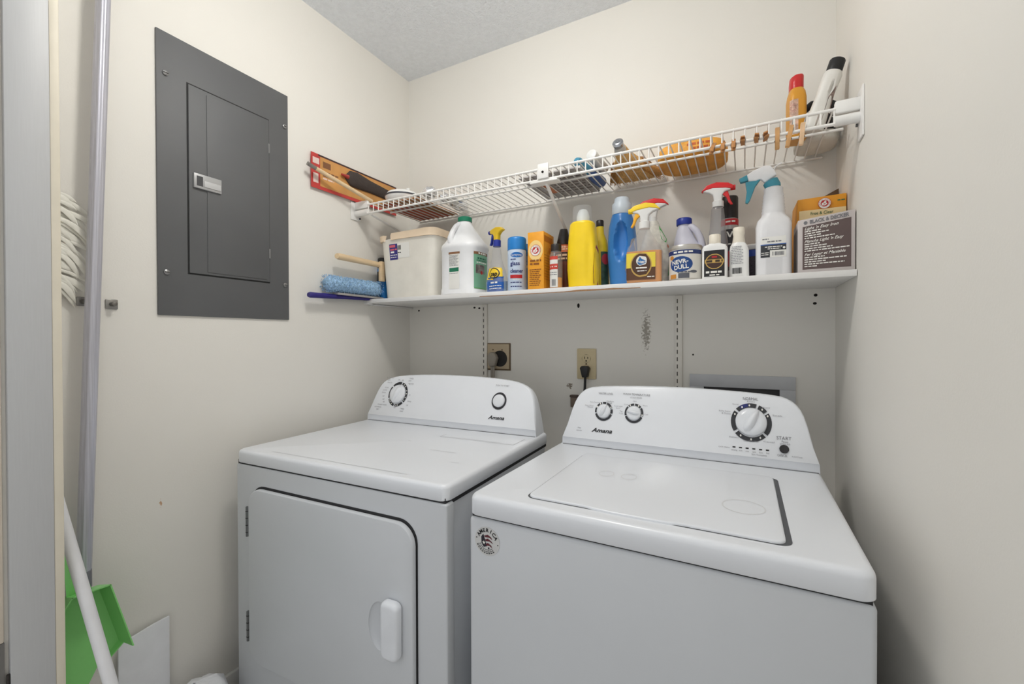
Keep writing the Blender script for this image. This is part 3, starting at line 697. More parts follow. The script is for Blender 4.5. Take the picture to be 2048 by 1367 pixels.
# front clip + diagonal braces
for x, clip in ((-0.560, True), (-1.325, False)):
    ze = -0.25 if clip else -0.110
    b = MB().tube([(x, 0.010, -0.045), (x, 0.20, -0.045 + (ze + 0.045) * .60), (x, 0.312, ze + .015), (x, 0.328, ze)], 0.006, 10, flat=0.6).obj('support_brace', BRK, wsf)
    MB().box(x - 0.008, x + 0.008, 0.318, 0.3295, ze - .035, ze + .015).obj('brace_foot', BRK, b, bevel=0.001)
    if clip:
        c_ = bx('front_clip', BRK, wsf, x - 0.021, x + 0.017, -0.010, -0.003, -0.040, 0.008, bevel=0.003)
        bx('clip_underside', BRK, c_, x - 0.05, x + 0.045, -0.006, 0.03, -0.050, -0.044, bevel=0.002)
        MB().cyl((x - 0.002, -0.0115, -0.020), (x - 0.002, -0.009, -0.020), 0.0038, n=12).obj('clip_screw', DARKHOLE, c_)

# ================================================================== ITEMS ON THE LOWER SHELF
ZS = 1.384
def item(name, label, cat, x, y, rz=0.0, group=None): return thing(name, label, cat, (x, y, ZS), rz, group)
def poly_part(name, poly, th, mat, parent, x=0, z=0, d=1, s=1.0, bevel=0.002, y=0.0, rot=0.0, seg=3):
    pts = [(px * d * s, pz * s) for px, pz in poly]
    mt = Matrix.Translation((x, y, z)) @ Matrix.Rotation(R(rot), 4, 'Y')
    return MB().prism(pts, -th / 2, th / 2, mt=mt).obj(name, mat, parent, bevel=bevel, seg=seg, thr=0.7)
# sprayer profiles, nozzle towards -x
HEADP = [(-0.034, 0.030), (-0.036, 0.038), (-0.030, 0.044), (0.000, 0.050), (0.026, 0.046), (0.042, 0.034), (0.024, 0.028), (0.013, 0.020), (0.011, 0.0), (-0.011, 0.0), (-0.012, 0.018), (-0.018, 0.026)]
TRIGP = [(-0.012, 0.024), (-0.026, 0.028), (-0.030, 0.014), (-0.034, -0.002), (-0.040, -0.012), (-0.034, -0.014), (-0.027, -0.004), (-0.022, 0.010), (-0.012, 0.020)]
def sprayer(parent, x, z, d, s, m_head, m_trig, m_noz, m_collar, th=0.018, shell=None, y=0.0, rot=0.0, collar_r=0.0135, collar_h=0.018):
    mt = Matrix.Translation((x, y, z)) @ Matrix.Rotation(R(rot), 4, 'Y')
    cl = MB().lathe([(collar_r, 0), (collar_r, collar_h), (collar_r * 0.85, collar_h + 0.002)], 24, mt=mt).obj('collar', m_collar, parent)
    z2 = collar_h
    def pp(name, poly, t, m, par, bev): 
        pts = [(px * s if d < 0 else -px * s, z2 + pz * s) for px, pz in poly]
        return MB().prism(pts, -t / 2, t / 2, mt=mt).obj(name, m, par, bevel=bev, seg=3, thr=0.7)
    hd = pp('sprayer_head', HEADP, th, m_head, parent, 0.004)
    if shell: pp('sprayer_shell', [(-0.040, 0.030), (-0.042, 0.040), (-0.028, 0.050), (0.004, 0.056), (0.030, 0.050), (0.046, 0.033), (0.036, 0.036), (0.014, 0.040), (-0.020, 0.036)], th + 0.004, shell, hd, 0.003)
    pp('trigger', TRIGP, th * 0.6, m_trig, parent, 0.002)
    sg = -1 if d < 0 else 1
    MB().cyl((sg * 0.033 * s, 0, z2 + 0.036 * s), (sg * 0.046 * s, 0, z2 + 0.036 * s), 0.0075 * s, n=16).xf(mt).obj('nozzle', m_noz, parent, bevel=0.001)
def cap(parent, prof, mat, x=0, y=0, name='cap', n=28, ribs=False):
    return MB().lathe(prof, n, (x, y, 0)).obj(name, mat, parent, smooth=50)

# --- things squeezed between the wall and the tub
CR = M('raw_wood', (222, 196, 158), 0.6, var=0.08, vscale=14, stretch=(8, 1, 8))
wh = thing('brush_handle', 'round wooden brush handle sticking out left of the storage tub', 'brush', (-1.365, 1.385, ZS))
MB().tube([(0.006, -0.245, 0.150), (0.004, -0.235, 0.150), (0.004, -0.10, 0.149), (0.006, -0.012, 0.148)], [0.010, 0.0125, 0.0118, 0.0112], 20).obj('handle', CR, wh)
MB().box(0.004, 0.022, -0.032, -0.009, 0.078, 0.162).obj('brush_block', CR, wh, bevel=0.003)
bb = item('cleaner_bottle', 'blue and black bottle tucked between the tub and the left wall', 'bottle', -1.3815, 1.402)
Bb = Body([(0, 0, 0, .022, .022), (.002, 0, 0, .024, .024), (.135, 0, 0, .024, .024), (.142, 0, 0, .020, .020)])
Bb.mesh('body', M('bright_blue', (40, 130, 205), 0.35), bb)
Bb.mesh('label_band', M('band_dark', (40, 38, 44), 0.45), bb, z0=0.085, z1=0.125, off=0.0006)
cap(bb, [(.022, .1425), (.0225, .180), (.020, .184)], BLK, name='cap')
FLUF = M('blue_microfibre', (158, 192, 224), 0.95, var=0.35, vscale=160, bump=0.9, bscale=240, spec=0.1)
rl = thing('duster_roll', 'fluffy light-blue microfibre duster sleeve on the left end of the shelf', 'duster', (-1.372, 1.24, 1.3995))
fr = MB(); rgf = random.Random(3); rings = []
for i in range(40):
    t = i / 39; y = -0.145 + 0.275 * t; e = min(1.0, math.sqrt(max(0, 1 - (abs(t - .5) * 2) ** 10)) + 0.05)
    rings.append([(((0.030 + rgf.uniform(-.0022, .0022)) * e) * math.cos(2 * PI * j / 30), y + rgf.uniform(-.001, .001), 0.029 + 0.007 * (1 - t) * 0 + (0.029 + rgf.uniform(-.0022, .0022)) * e * math.sin(2 * PI * j / 30)) for j in range(30)])
fr.rings(rings).obj('sleeve', FLUF, rl)
tuf = MB()
for i in range(900):
    a = rgf.uniform(0, 2 * PI); y = rgf.uniform(-0.142, 0.128); r = 0.0295
    p = Vector((r * math.cos(a), y, 0.029 + r * math.sin(a))); n = Vector((math.cos(a), rgf.uniform(-.6, .6), math.sin(a))).normalized()
    tuf.cyl(tuple(p), tuple(p + n * 0.0045), 0.0016, 0.0007, n=5)
tag(tuf.obj('pile', FLUF, rl, smooth=60), kind='stuff')
sq = thing('squeegee', 'window squeegee with a navy handle jutting past the left end of the shelf', 'squeegee', (-1.372, 1.345, 1.3845))
MB().tube([(0.0, -0.318, -0.006), (0.0, -0.312, -0.006), (0, -0.16, -0.002), (0, 0.0, 0.002)], [0.008, 0.0105, 0.0085, 0.006], 18).obj('handle', M('navy_plastic', (44, 36, 120), 0.35), sq)
MB().prism([(-0.012, 0.006), (0.020, 0.003), (0.020, 0.011), (-0.012, 0.013)], -0.205, 0.03).obj('blade_bar', M('grey_blade', (168, 164, 162), 0.5, metal=0.2), sq, bevel=0.001)

# --- white tub with peach rim
tb = item('storage_tub', 'white plastic storage tub with a peach rim at the left of the shelf', 'tub', -1.198, 1.437, 0)
TB = Body([(0, 0, 0, .122, .082, 7), (.004, 0, 0, .127, .088, 7), (.23, 0, 0, .143, .100, 7), (.243, 0, 0, .146, .103, 7)])
TUBM = M('tub_white', (236, 232, 222), 0.4)
rings = [[tuple(TB.pt(2 * PI * j / 40, z, o)) for j in range(40)] for z, o in ((0, 0), (.004, 0), (.12, 0), (.23, 0), (.243, 0), (.243, -.004), (.12, -.004), (.01, -.004))]
MB().rings(rings).obj('tub_body', TUBM, tb)
PEACH = M('peach_plastic', (240, 218, 190), 0.45)
def rim(t0, t1, zt, zb, nm):
    rs = []
    for i in range(26):
        th = R(t0 + (t1 - t0) * (i / 25) ** (2.2 if t0 > -10 else 1)); k = math.sin(PI * min(1, max(0, i / 25))) ** .3
        rs.append([tuple(TB.pt(th, z_, o_)) for z_, o_ in ((zb(i / 25), 0.0006), (zb(i / 25), 0.006), (zt(i / 25), 0.006), (zt(i / 25), -0.006))])
    MB().rings(rs).obj(nm, PEACH, tb)
rim(-4, 158, lambda t: .262 + .006 * math.sin(t * PI) if t > .04 else .256, lambda t: .238, 'rim')
rim(-120, -20, lambda t: .256 + .004 * t, lambda t: .236, 'rim')
fm = TB.mapper(.19)
lb = MB(); d_rect(lb, fm, -.085, -.028, .158, .222); lo = decal(lb, 'label', M('label_navy', (48, 44, 128), 0.45), tb)
t_ = MB(); d_rect(t_, fm, -.0265, .002, .163, .222, .0007); decal(t_, 'barcode_label', PAPER, tb)
t_ = MB(); d_greek(t_, fm, -.078, -.054, .189, .007, seed=40); d_greek(t_, fm, -.080, -.034, .177, .0035, seed=4); d_greek(t_, fm, -.080, -.044, .168, .003, seed=5); decal(t_, 'label_lettering', INKW, lo)
t_ = MB(); d_rect(t_, fm, -.082, -.052, .208, .218, .0009); d_greek(t_, fm, -.080, -.034, .199, .006, seed=6); decal(t_, 'label_accent', M('label_pink', (214, 96, 110), 0.5), lo)
t_ = MB(); d_barcode(t_, fm, -.024, -.003, .196, .214); d_greek(t_, fm, -.024, -.004, .185, .003, seed=2); decal(t_, 'barcode', INK, tb)

# --- white gallon jug, green cap
jg = item('gallon_jug', 'white gallon jug with a green cap and two printed labels', 'jug', -0.956, 1.405, 0)
JB = Body([(0, 0, 0, .083, .072, 3.2), (.004, 0, 0, .087, .076, 3.2), (.025, 0, 0, .085, .074, 3.2), (.030, 0, 0, .083, .072, 3.2), (.172, 0, 0, .083, .072, 3.2), (.178, 0, 0, .087, .076, 3.0), (.192, 0, 0, .086, .074, 2.8), (.205, 0, 0, .076, .066, 2.5), (.235, .0, 0, .055, .050, 2.2), (.262, 0, 0, .036, .036, 2), (.280, 0, 0, .026, .026, 2), (.288, 0, 0, .024, .024, 2)])
JM = M('jug_white', (240, 241, 243), 0.35)
JB.mesh('bottle', JM, jg, n=44)
MB().tube([(-.010, -.024, .276), (-.014, -.042, .262), (-.018, -.058, .238), (-.022, -.066, .214), (-.022, -.062, .198)], [.010, .011, .011, .012, .012], 14, flat=.9).obj('handle', JM, jg)
cap(jg, [(.027, .286), (.0275, .288), (.0275, .302), (.025, .304)], M('green_cap', (22, 128, 96), 0.4))
fm = JB.mapper(.10, R(36))
l1 = MB(); d_rect(l1, fm, .018, .100, .022, .160); g1 = decal(l1, 'front_label', M('label_sage', (122, 176, 146), 0.45), jg)
t_ = MB(); d_rect(t_, fm, .018, .100, .150, .160, .0008); decal(t_, 'label_header', M('label_brown', (136, 96, 66), 0.5), g1)
t_ = MB(); d_greek(t_, fm, .039, .089, .155, .006, seed=31, off=.0012); d_greek(t_, fm, .030, .090, .120, .004, seed=3); d_ell(t_, fm, .052, .040, .014, .014, .0010, n=14, inner=.6); decal(t_, 'label_lettering', INKW, g1)
t_ = MB(); d_greek(t_, fm, .034, .086, .136, .006, seed=32); d_greek(t_, fm, .03, .09, .128, .003, seed=8)
decal(t_, 'label_heading', M('label_green_ink', (20, 96, 72), 0.5), g1)
t_ = MB(); d_rect(t_, fm, .026, .076, .072, .112, .0009); decal(t_, 'label_picture', M('picture_grey', (120, 112, 108), 0.5, var=0.6, vscale=60), g1)
t_ = MB(); d_ell(t_, fm, .058, .083, .007, .007, .0012, n=16); decal(t_, 'picture_red_spot', INKR, g1)
t_ = MB(); d_rect(t_, fm, .018, .100, .022, .030, .0009); decal(t_, 'label_green_strip', M('label_grass', (84, 160, 70), 0.5), g1)
l2 = MB(); d_rect(l2, fm, -.084, -.038, .022, .160); g2 = decal(l2, 'back_label', PAPER, jg)
t_ = MB(); d_rect(t_, fm, -.086, -.036, .152, .160, .0008); decal(t_, 'label_header', M('label_brown', None), g2)
t_ = MB(); d_rect(t_, fm, -.083, -.041, .086, .101, .0008); decal(t_, 'label_green_block', M('label_green_solid', (30, 116, 86), 0.5), g2)
t_ = MB()
for i in range(10): d_greek(t_, fm, -.083, -.042 - .004 * (i % 3), .147 - .0042 * i, .002, seed=20 + i)
for i in range(5): d_greek(t_, fm, -.082, -.044, .080 - .006 * i, .002, seed=40 + i)
d_barcode(t_, fm, -.078, -.060, .030, .050); decal(t_, 'label_small_print', INKG, g2)

CLEAR = M('clear_plastic', (228, 232, 234), 0.10, alpha=0.20, spec=0.6)
CLEAR2 = M('clear_grey_plastic', (206, 206, 208), 0.10, alpha=0.20, spec=0.6)
# --- yellow/blue trigger spray
zp = item('trigger_sprayer', 'clear spray bottle with a yellow and blue trigger beside the white jug', 'spray bottle', -0.797, 1.375, -22)
ZB = Body([(0, 0, 0, .044, .026, 3), (.003, 0, 0, .047, .029, 3), (.045, 0, 0, .047, .030, 2.8), (.070, 0, 0, .043, .028, 2.5), (.100, .0, 0, .030, .022, 2.2), (.125, .0, 0, .020, .018, 2), (.150, 0, 0, .017, .016, 2), (.166, 0, 0, .0135, .0135, 2), (.174, 0, 0, .0125, .0125, 2)])
ZB.mesh('bottle', CLEAR2, zp)
LZ = Body([(0.002, 0, 0, .043, .025, 3), (.042, 0, 0, .0455, .0285, 2.8)]); LZ.mesh('liquid', M('pale_blue_liquid', (170, 200, 226), 0.2, alpha=0.75), zp)
YEL = M('yellow_plastic', (246, 204, 40), 0.35); NAVY = M('navy_blue_plastic', (34, 52, 150), 0.35)
sprayer(zp, 0.002, .170, -1, 0.98, YEL, NAVY, NAVY, NAVY, collar_r=.0145, collar_h=.022)
fm = ZB.mapper(.04, R(25))
l1 = MB(); d_rect(l1, fm, -.045, .034, .002, .058); g1 = decal(l1, 'label', M('label_royal', (30, 92, 176), 0.4), zp)
l1 = MB(); d_poly(l1, fm, [(-.046, .050), (-.01, .046), (.010, .060), (.0335, .078), (.030, .090), (.0, .092), (-.046, .090)], .0010); d_rect(l1, fm, -.045, .030, .056, .088, .0008); g2 = decal(l1, 'label_yellow_field', INKY, zp)
t_ = MB(); d_ell(t_, fm, -.006, .070, .026, .020, .0014, n=30, inner=.84); d_text(t_, fm, 'zep', -.006, .068, .016, .034, bold=.03, shear=.2, off=.0014); decal(t_, 'label_logo', INK, g2)
t_ = MB(); d_greek(t_, fm, -.022, .014, .036, .006, seed=48); d_greek(t_, fm, -.03, .024, .024, .003, seed=3); d_greek(t_, fm, -.03, .024, .015, .003, seed=9); decal(t_, 'label_lettering', INKW, g1)

# --- two aerosol cans
for i, (x, y, h, lb, nm) in enumerate(((-0.707, 1.362, .190, 'light-blue aerosol can with a bright blue cap, lettered glass cleaner', 'f'), (-0.716, 1.440, .180, 'aerosol can with a blue cap half hidden behind the glass cleaner can', 'b'))):
    ac = item('aerosol_can', lb, 'aerosol can', x, y, 0, 'blue aerosol cans')
    AB = Body([(0, 0, 0, .031, .031), (.004, 0, 0, .033, .033), (h - .050, 0, 0, .033, .033), (h - .045, 0, 0, .0315, .0315)])
    AB.mesh('can', M('can_pale_blue', (200, 216, 236), 0.3) if nm == 'f' else M('can_mid_blue', (150, 180, 224), 0.3), ac)
    cap(ac, [(.033, h - .045), (.033, h - .008), (.031, h - .002), (.026, h)], M('cap_blue', (30, 128, 204), 0.35))
    fm = AB.mapper(.08, R(18) if nm == 'f' else R(40))
    if nm == 'f':
        t_ = MB(); d_ell(t_, fm, .004, .125, .022, .009, .0006); lo = decal(t_, 'logo_oval', M('logo_blue', (28, 110, 190), 0.4), ac)
        t_ = MB(); d_text(t_, fm, 'Sprayway', .004, .125, .007, .036, off=.0012); d_greek(t_, fm, -.010, .014, .040, .0025, seed=46); decal(t_, 'logo_lettering', INKW, lo)
        t_ = MB(); d_text(t_, fm, 'glass', -.002, .096, .014, .034, bold=.02); d_text(t_, fm, 'cleaner', .004, .070, .014, .046, bold=.02); d_greek(t_, fm, -.018, .004, .110, .0035, seed=47); d_greek(t_, fm, -.018, .022, .030, .003, seed=1); d_greek(t_, fm, -.018, .022, .016, .003, seed=4); decal(t_, 'can_lettering', INKB, ac)
        t_ = MB(); d_rect(t_, fm, -.020, .024, .044, .056, .0006); decal(t_, 'red_band', INKR, ac)
    else:
        t_ = MB(); d_poly(t_, fm, [(-.03, .05), (.03, .075), (.03, .105), (.0, .115), (-.03, .11)], .0006); d_poly(t_, fm, [(-.03, .01), (.03, .02), (.03, .035), (-.03, .025)], .0006); lo = decal(t_, 'label_swoosh', INKB, ac)
        t_ = MB(); d_greek(t_, fm, -.016, .024, .095, .010, seed=33, off=.0012); decal(t_, 'label_lettering', INKW, lo)

# --- round emblem (arm and hammer style): red disc, white ring of text, white arm
def emblem(f, u, v, r, parent):
    a = MB(); d_ell(a, f, u, v, r, r, .0010, n=28); e = decal(a, 'emblem', INKR, parent)
    a = MB(); d_ell(a, f, u, v, r * .93, r * .93, .0012, n=28, inner=.66)
    d_poly(a, f, [(u - r * .45, v - r * .35), (u + r * .1, v - r * .42), (u + r * .42, v - r * .1), (u + r * .2, v + r * .12), (u + r * .30, v + r * .42), (u + r * .05, v + r * .5), (u - r * .12, v + r * .2), (u - r * .42, v + r * .05)], .0012)
    decal(a, 'emblem_white', INKW, e)
    a = MB()
    for i, ch_ in enumerate('ARM & HAMMER'):
        if ch_ == ' ': continue
        t = 205 - i * 21; d_text(a, f, ch_, u + r * .77 * math.cos(R(t)), v + r * .77 * math.sin(R(t)), r * .22, rot=t - 90, off=.0014)
    d_ell(a, f, u - r * .02, v - r * .12, r * .18, r * .07, .0014, n=10, rot=20)
    decal(a, 'emblem_lettering', INKR, e)
ORG = M('carton_orange', (240, 164, 38), 0.5, var=0.05, vscale=30)
ab = item('orange_box', 'tall orange carton with a round red emblem', 'box', -0.617, 1.368, 2)
bx('carton', ORG, ab, -.029, .029, -.047, .047, 0, .192, bevel=.0012)
fm = plane_map((0, -.0472, 0), (1, 0, 0), (0, 0, 1), (0, -1, 0)); fs_ = plane_map((.0292, 0, 0), (0, 1, 0), (0, 0, 1), (1, 0, 0))
t_ = MB(); d_ell(t_, fm, 0, .130, .026, .034, .0004); decal(t_, 'pale_glow_print', M('carton_pale', (248, 214, 140), 0.5), ab)
emblem(fm, 0, .130, .019, ab)
t_ = MB(); d_greek(t_, fm, -.020, .020, .096, .006, seed=42); d_greek(t_, fm, -.020, .016, .085, .006, seed=43)
for i in range(9): d_greek(t_, fm, -.022, .020 - .004 * (i % 3), .066 - .0065 * i, .0028, seed=50 + i)
decal(t_, 'carton_lettering', M('carton_brown_ink', (140, 80, 20), 0.5), ab)
t_ = MB(); d_rect(t_, fs_, -.042, .03, .160, .180, .0003); d_rect(t_, fs_, .0, .02, .125, .145, .0004)
for i in range(10): d_greek(t_, fs_, -.042, .036, .115 - .009 * i, .0022, seed=70 + i)
decal(t_, 'side_print', M('carton_dark_orange', (206, 124, 24), 0.5), ab)
# --- small clear bottle
sb = item('small_bottle', 'small clear bottle with a black cap and paper label beside the orange carton', 'bottle', -0.551, 1.343, -10)
SB = Body([(0, 0, 0, .0205, .0205), (.002, 0, 0, .0215, .0215), (.108, 0, 0, .0215, .0215), (.120, 0, 0, .018, .018), (.128, 0, 0, .015, .015)])
SB.mesh('bottle', CLEAR2, sb)
Body([(.002, 0, 0, .0195, .0195), (.036, 0, 0, .0195, .0195)]).mesh('amber_content', M('amber_liquid', (224, 150, 40), 0.25), sb)
cap(sb, [(.0175, .124), (.0178, .144), (.016, .147)], M('cap_black', (34, 28, 28), 0.4))
fm = SB.mapper(.05, R(14)); t_ = MB(); d_rect(t_, fm, -.018, .012, .004, .105); lo = decal(t_, 'label', PAPER, sb)
t_ = MB(); d_rect(t_, fm, -.018, .012, .062, .080, .0008); d_rect(t_, fm, -.018, .012, .094, .105, .0008); decal(t_, 'label_red_bands', M('label_red_orange', (210, 70, 56), 0.5), lo)
t_ = MB(); d_greek(t_, fm, -.014, .009, .071, .004, seed=2); decal(t_, 'label_lettering', INKW, lo)
t_ = MB(); d_barcode(t_, fm, -.008, .006, .008, .030); d_greek(t_, fm, -.015, .01, .052, .0025, seed=3); d_greek(t_, fm, -.015, .01, .045, .0025, seed=7); decal(t_, 'label_small_print', INKG, lo)
# --- brown bottle with tall black cap
bt = item('brown_bottle', 'dark brown bottle with a tapered black cap behind the small clear bottle', 'bottle', -0.556, 1.425, 0)
BB = Body([(0, 0, 0, .027, .022, 3), (.003, 0, 0, .029, .024, 3), (.140, 0, 0, .029, .024, 2.6), (.160, 0, 0, .022, .020, 2.2), (.166, 0, 0, .021, .019, 2)])
BB.mesh('bottle', M('bottle_brown', (108, 52, 28), 0.35), bt)
cap(bt, [(.0245, .160), (.0245, .166), (.014, .212), (.013, .2145)], M('cap_black', None))
fm = BB.mapper(.09); t_ = MB(); d_rect(t_, fm, -.030, .030, .100, .160, .0006); lo = decal(t_, 'label', M('label_dark_brown', (64, 36, 28), 0.5), bt)
t_ = MB(); d_rect(t_, fm, -.030, .030, .132, .160, .0009); decal(t_, 'label_orange_band', M('label_rust', (206, 110, 66), 0.5), lo)
t_ = MB(); d_greek(t_, fm, -.02, .02, .122, .007, seed=34); d_greek(t_, fm, -.022, .022, .110, .006, seed=35); d_greek(t_, fm, -.02, .024, .142, .004, seed=3); d_greek(t_, fm, -.02, .024, .150, .004, seed=4); decal(t_, 'label_lettering', M('label_tan_ink', (226, 196, 160), 0.5), lo)

# --- yellow detergent jug with clear dosing cap
yj = item('yellow_bottle', 'large yellow detergent bottle with a clear dosing cap', 'bottle', -0.464, 1.366, -4)
YB_ = Body([(0, 0, 0, .042, .030, 3), (.004, 0, 0, .047, .035, 3), (.06, 0, 0, .051, .038, 3), (.11, -.001, 0, .0495, .037, 3), (.155, -.002, 0, .046, .036, 2.8), (.19, -.003, 0, .042, .034, 2.6), (.208, -.003, 0, .040, .033, 2.4), (.213, -.003, 0, .035, .031, 2.2)],
           deform=lambda p, th: p + Vector((0, 0.007 * math.exp(-((p.x - .030) / .010) ** 2 - ((p.z - .09) / .07) ** 2) if math.cos(th) > 0 else 0, 0)))
YDET = M('detergent_yellow', (250, 214, 30), 0.32)
YB_.mesh('bottle', YDET, yj, n=64, sub=5)
MB().lathe([(.030, .213), (.031, .216), (.031, .255), (.029, .264), (.012, .267)], 32, (-.004, 0, 0)).obj('dosing_cap', CLEAR, yj)
MB().lathe([(.021, .214), (.021, .232), (.017, .246), (.012, .254), (.002, .256)], 28, (-.001, 0, 0)).obj('spout', M('spout_white', (238, 242, 240), 0.4), yj)
fm = YB_.mapper(.08, R(70)); t_ = MB(); d_poly(t_, fm, [(-.006, .010), (.022, .004), (.026, .12), (.010, .135), (-.004, .10), (-.010, .06)], .0012); lo = decal(t_, 'side_label', M('label_mixed', (150, 60, 70), 0.5, var=0.7, vscale=55), yj)
# --- second yellow bottle behind
y2 = item('yellow_bottle', 'slim yellow bottle with a small black cap behind the yellow detergent', 'bottle', -0.438, 1.450, 0)
Y2 = Body([(0, 0, 0, .032, .028, 3), (.004, 0, 0, .034, .030, 3), (.13, 0, 0, .034, .030, 2.6), (.165, .002, 0, .026, .024, 2.2), (.19, .004, 0, .014, .014, 2), (.214, .004, 0, .013, .013, 2)])
Y2.mesh('bottle', M('bottle_lemon', (240, 208, 44), 0.35), y2)
cap(y2, [(.0125, .214), (.013, .216), (.013, .234), (.011, .236)], M('cap_black', None), x=.004)
fm = Y2.mapper(.08, R(45)); t_ = MB(); d_rect(t_, fm, -.012, .022, .01, .125, .0008); lo = decal(t_, 'label', M('label_dark_green', (52, 84, 72), 0.5, var=.5, vscale=50), y2)
t_ = MB(); d_ell(t_, fm, .004, .10, .014, .018, .0012); decal(t_, 'label_red_spot', M('label_berry', (176, 50, 66), 0.5), lo)

# --- blue detergent bottle with grip recess
bd = item('blue_bottle', 'blue detergent bottle with a moulded grip and pale cap', 'bottle', -0.351, 1.424, -8); bd.scale = (1.03, 1.03, 1.035)
def dent(p, th):
    if math.cos(th) < 0: return p
    q = ((p.x - .008) / .021) ** 2 + ((p.z - .140) / .062) ** 2
    k = max(0.0, 1 - q); 
    if q < 1: return p + Vector((0, .024 * (1 - (1 - k) ** 2), 0))
    r = math.exp(-(q - 1) * 3); return p - Vector((0, .003 * r, 0))
BD = Body([(0, .004, 0, .036, .030, 2.6), (.004, .004, 0, .040, .034, 2.6), (.05, .002, 0, .043, .036, 2.4), (.10, .0, 0, .046, .037, 2.3), (.15, -.001, 0, .045, .036, 2.2), (.19, -.002, 0, .041, .034, 2.1), (.222, -.002, 0, .033, .030, 2), (.230, -.002, 0, .030, .028, 2)], deform=dent)
BD.mesh('bottle', M('detergent_blue', (58, 128, 200), 0.3), bd, n=72, sub=7, smooth=60)
cap(bd, [(.030, .229), (.0305, .232), (.0300, .262), (.024, .268), (.0225, .280), (.019, .283)], M('cap_pale_blue', (206, 216, 226), 0.35, alpha=.9), x=-.002)
fm = BD.mapper(.08, R(62)); t_ = MB(); d_poly(t_, fm, [(-.018, .02), (.012, .0), (.016, .10), (.006, .15), (-.006, .142), (-.012, .11), (-.022, .08), (-.026, .05)], .0016); decal(t_, 'label_edge', M('label_silver_grey', (168, 170, 178), 0.45, var=.25, vscale=80), bd)

# --- amber furniture spray, yellow trigger
pg_ = item('amber_spray_bottle', 'clear spray bottle of amber polish with a yellow trigger top', 'spray bottle', -0.267, 1.352, 4)
PB = Body([(0, 0, 0, .050, .024, 5), (.003, 0, 0, .0525, .027, 5), (.096, 0, 0, .0525, .027, 5), (.112, 0, 0, .046, .025, 4), (.130, .0, 0, .033, .022, 2.8), (.145, 0, 0, .024, .020, 2.2), (.158, 0, 0, .018, .018, 2), (.168, 0, 0, .015, .015, 2)])
PB.mesh('bottle', CLEAR2, pg_, n=44)
Body([(.003, 0, 0, .050, .0245, 5), (.096, 0, 0, .0505, .025, 5)]).mesh('liquid', M('amber_polish', (240, 156, 44), 0.2), pg_, n=44)
sprayer(pg_, 0.0, .166, -1, 1.02, WHITEP, M('trigger_orange', (244, 178, 40), .4), M('nozzle_yellow', (250, 210, 40), .4), WHITEP, shell=M('shell_yellow', (252, 216, 48), .35), collar_r=.016, collar_h=.020)
fm = PB.mapper(.05); t_ = MB(); d_rect(t_, fm, -.050, .034, .010, .090, .0008); lo = decal(t_, 'label', M('label_brown_dark', (92, 58, 34), 0.45), pg_)
t_ = MB(); d_rect(t_, fm, -.050, .034, .046, .090, .0011); decal(t_, 'label_yellow_top', M('label_lemon', (238, 214, 70), 0.45), lo)
t_ = MB(); d_ell(t_, fm, -.006, .054, .030, .036, .0013, n=36); decal(t_, 'label_medallion_rim', INKGOLD, lo)
t_ = MB(); d_ell(t_, fm, -.006, .055, .0265, .032, .0015, n=36); decal(t_, 'label_medallion', M('medallion_brown', (78, 48, 28), 0.45), lo)
t_ = MB(); d_ell(t_, fm, -.006, .066, .0135, .0145, .0017, n=28); d_greek(t_, fm, -.020, .008, .045, .004, seed=36, off=.0019); d_greek(t_, fm, -.016, .006, .036, .003, seed=37, off=.0019); d_greek(t_, fm, .010, .031, .018, .003, seed=2); decal(t_, 'label_lettering', INKW, lo)
t_ = MB(); d_poly(t_, fm, [(-.006 + a * .0115, .066 + b * .0125) for a, b in ((0, 1), (.45, .45), (.85, -.1), (.8, -.6), (.4, -.95), (-.4, -.95), (-.8, -.6), (-.85, -.1), (-.45, .45))], .0020); decal(t_, 'label_drop', M('drop_blue', (40, 110, 176), 0.4), lo)
t_ = MB(); d_text(t_, fm, 'Pledge', -.006, .0635, .0065, .021, off=.0023, bold=.02); decal(t_, 'drop_lettering', INKW, lo)

# --- white/red trigger bottle behind the amber one
rs_ = item('red_top_spray_bottle', 'floral-label spray bottle with a red trigger top behind the amber spray', 'spray bottle', -0.262, 1.462, 4)
RB = Body([(0, 0, 0, .045, .026, 4), (.003, 0, 0, .048, .029, 4), (.10, .004, 0, .048, .029, 3.5), (.15, .006, 0, .038, .026, 3), (.19, .004, 0, .022, .020, 2.2), (.212, .002, 0, .014, .014, 2)])
RB.mesh('bottle', M('bottle_floral', (226, 224, 214), 0.4, var=.22, vscale=50), rs_)
sprayer(rs_, .0, .212, -1, 1.08, WHITEP, INKR, M('nozzle_red', (214, 40, 44), .35), WHITEP, shell=M('shell_red', (222, 42, 46), .3), collar_h=.014)
fm = RB.mapper(.12, R(50)); t_ = MB(); d_poly(t_, fm, [(-.012, .150), (.0, .196), (.010, .150), (.002, .138)], .001); d_poly(t_, fm, [(.006, .03), (.012, .09), (.02, .04)], .001); decal(t_, 'leaf_print', M('leaf_green', (60, 170, 80), .5), rs_)
t_ = MB(); d_ell(t_, fm, .012, .128, .006, .006, .0012, n=10); d_ell(t_, fm, .018, .070, .006, .02, .0012, n=10); decal(t_, 'flower_print', M('flower_orange', (214, 110, 70), .5), rs_)

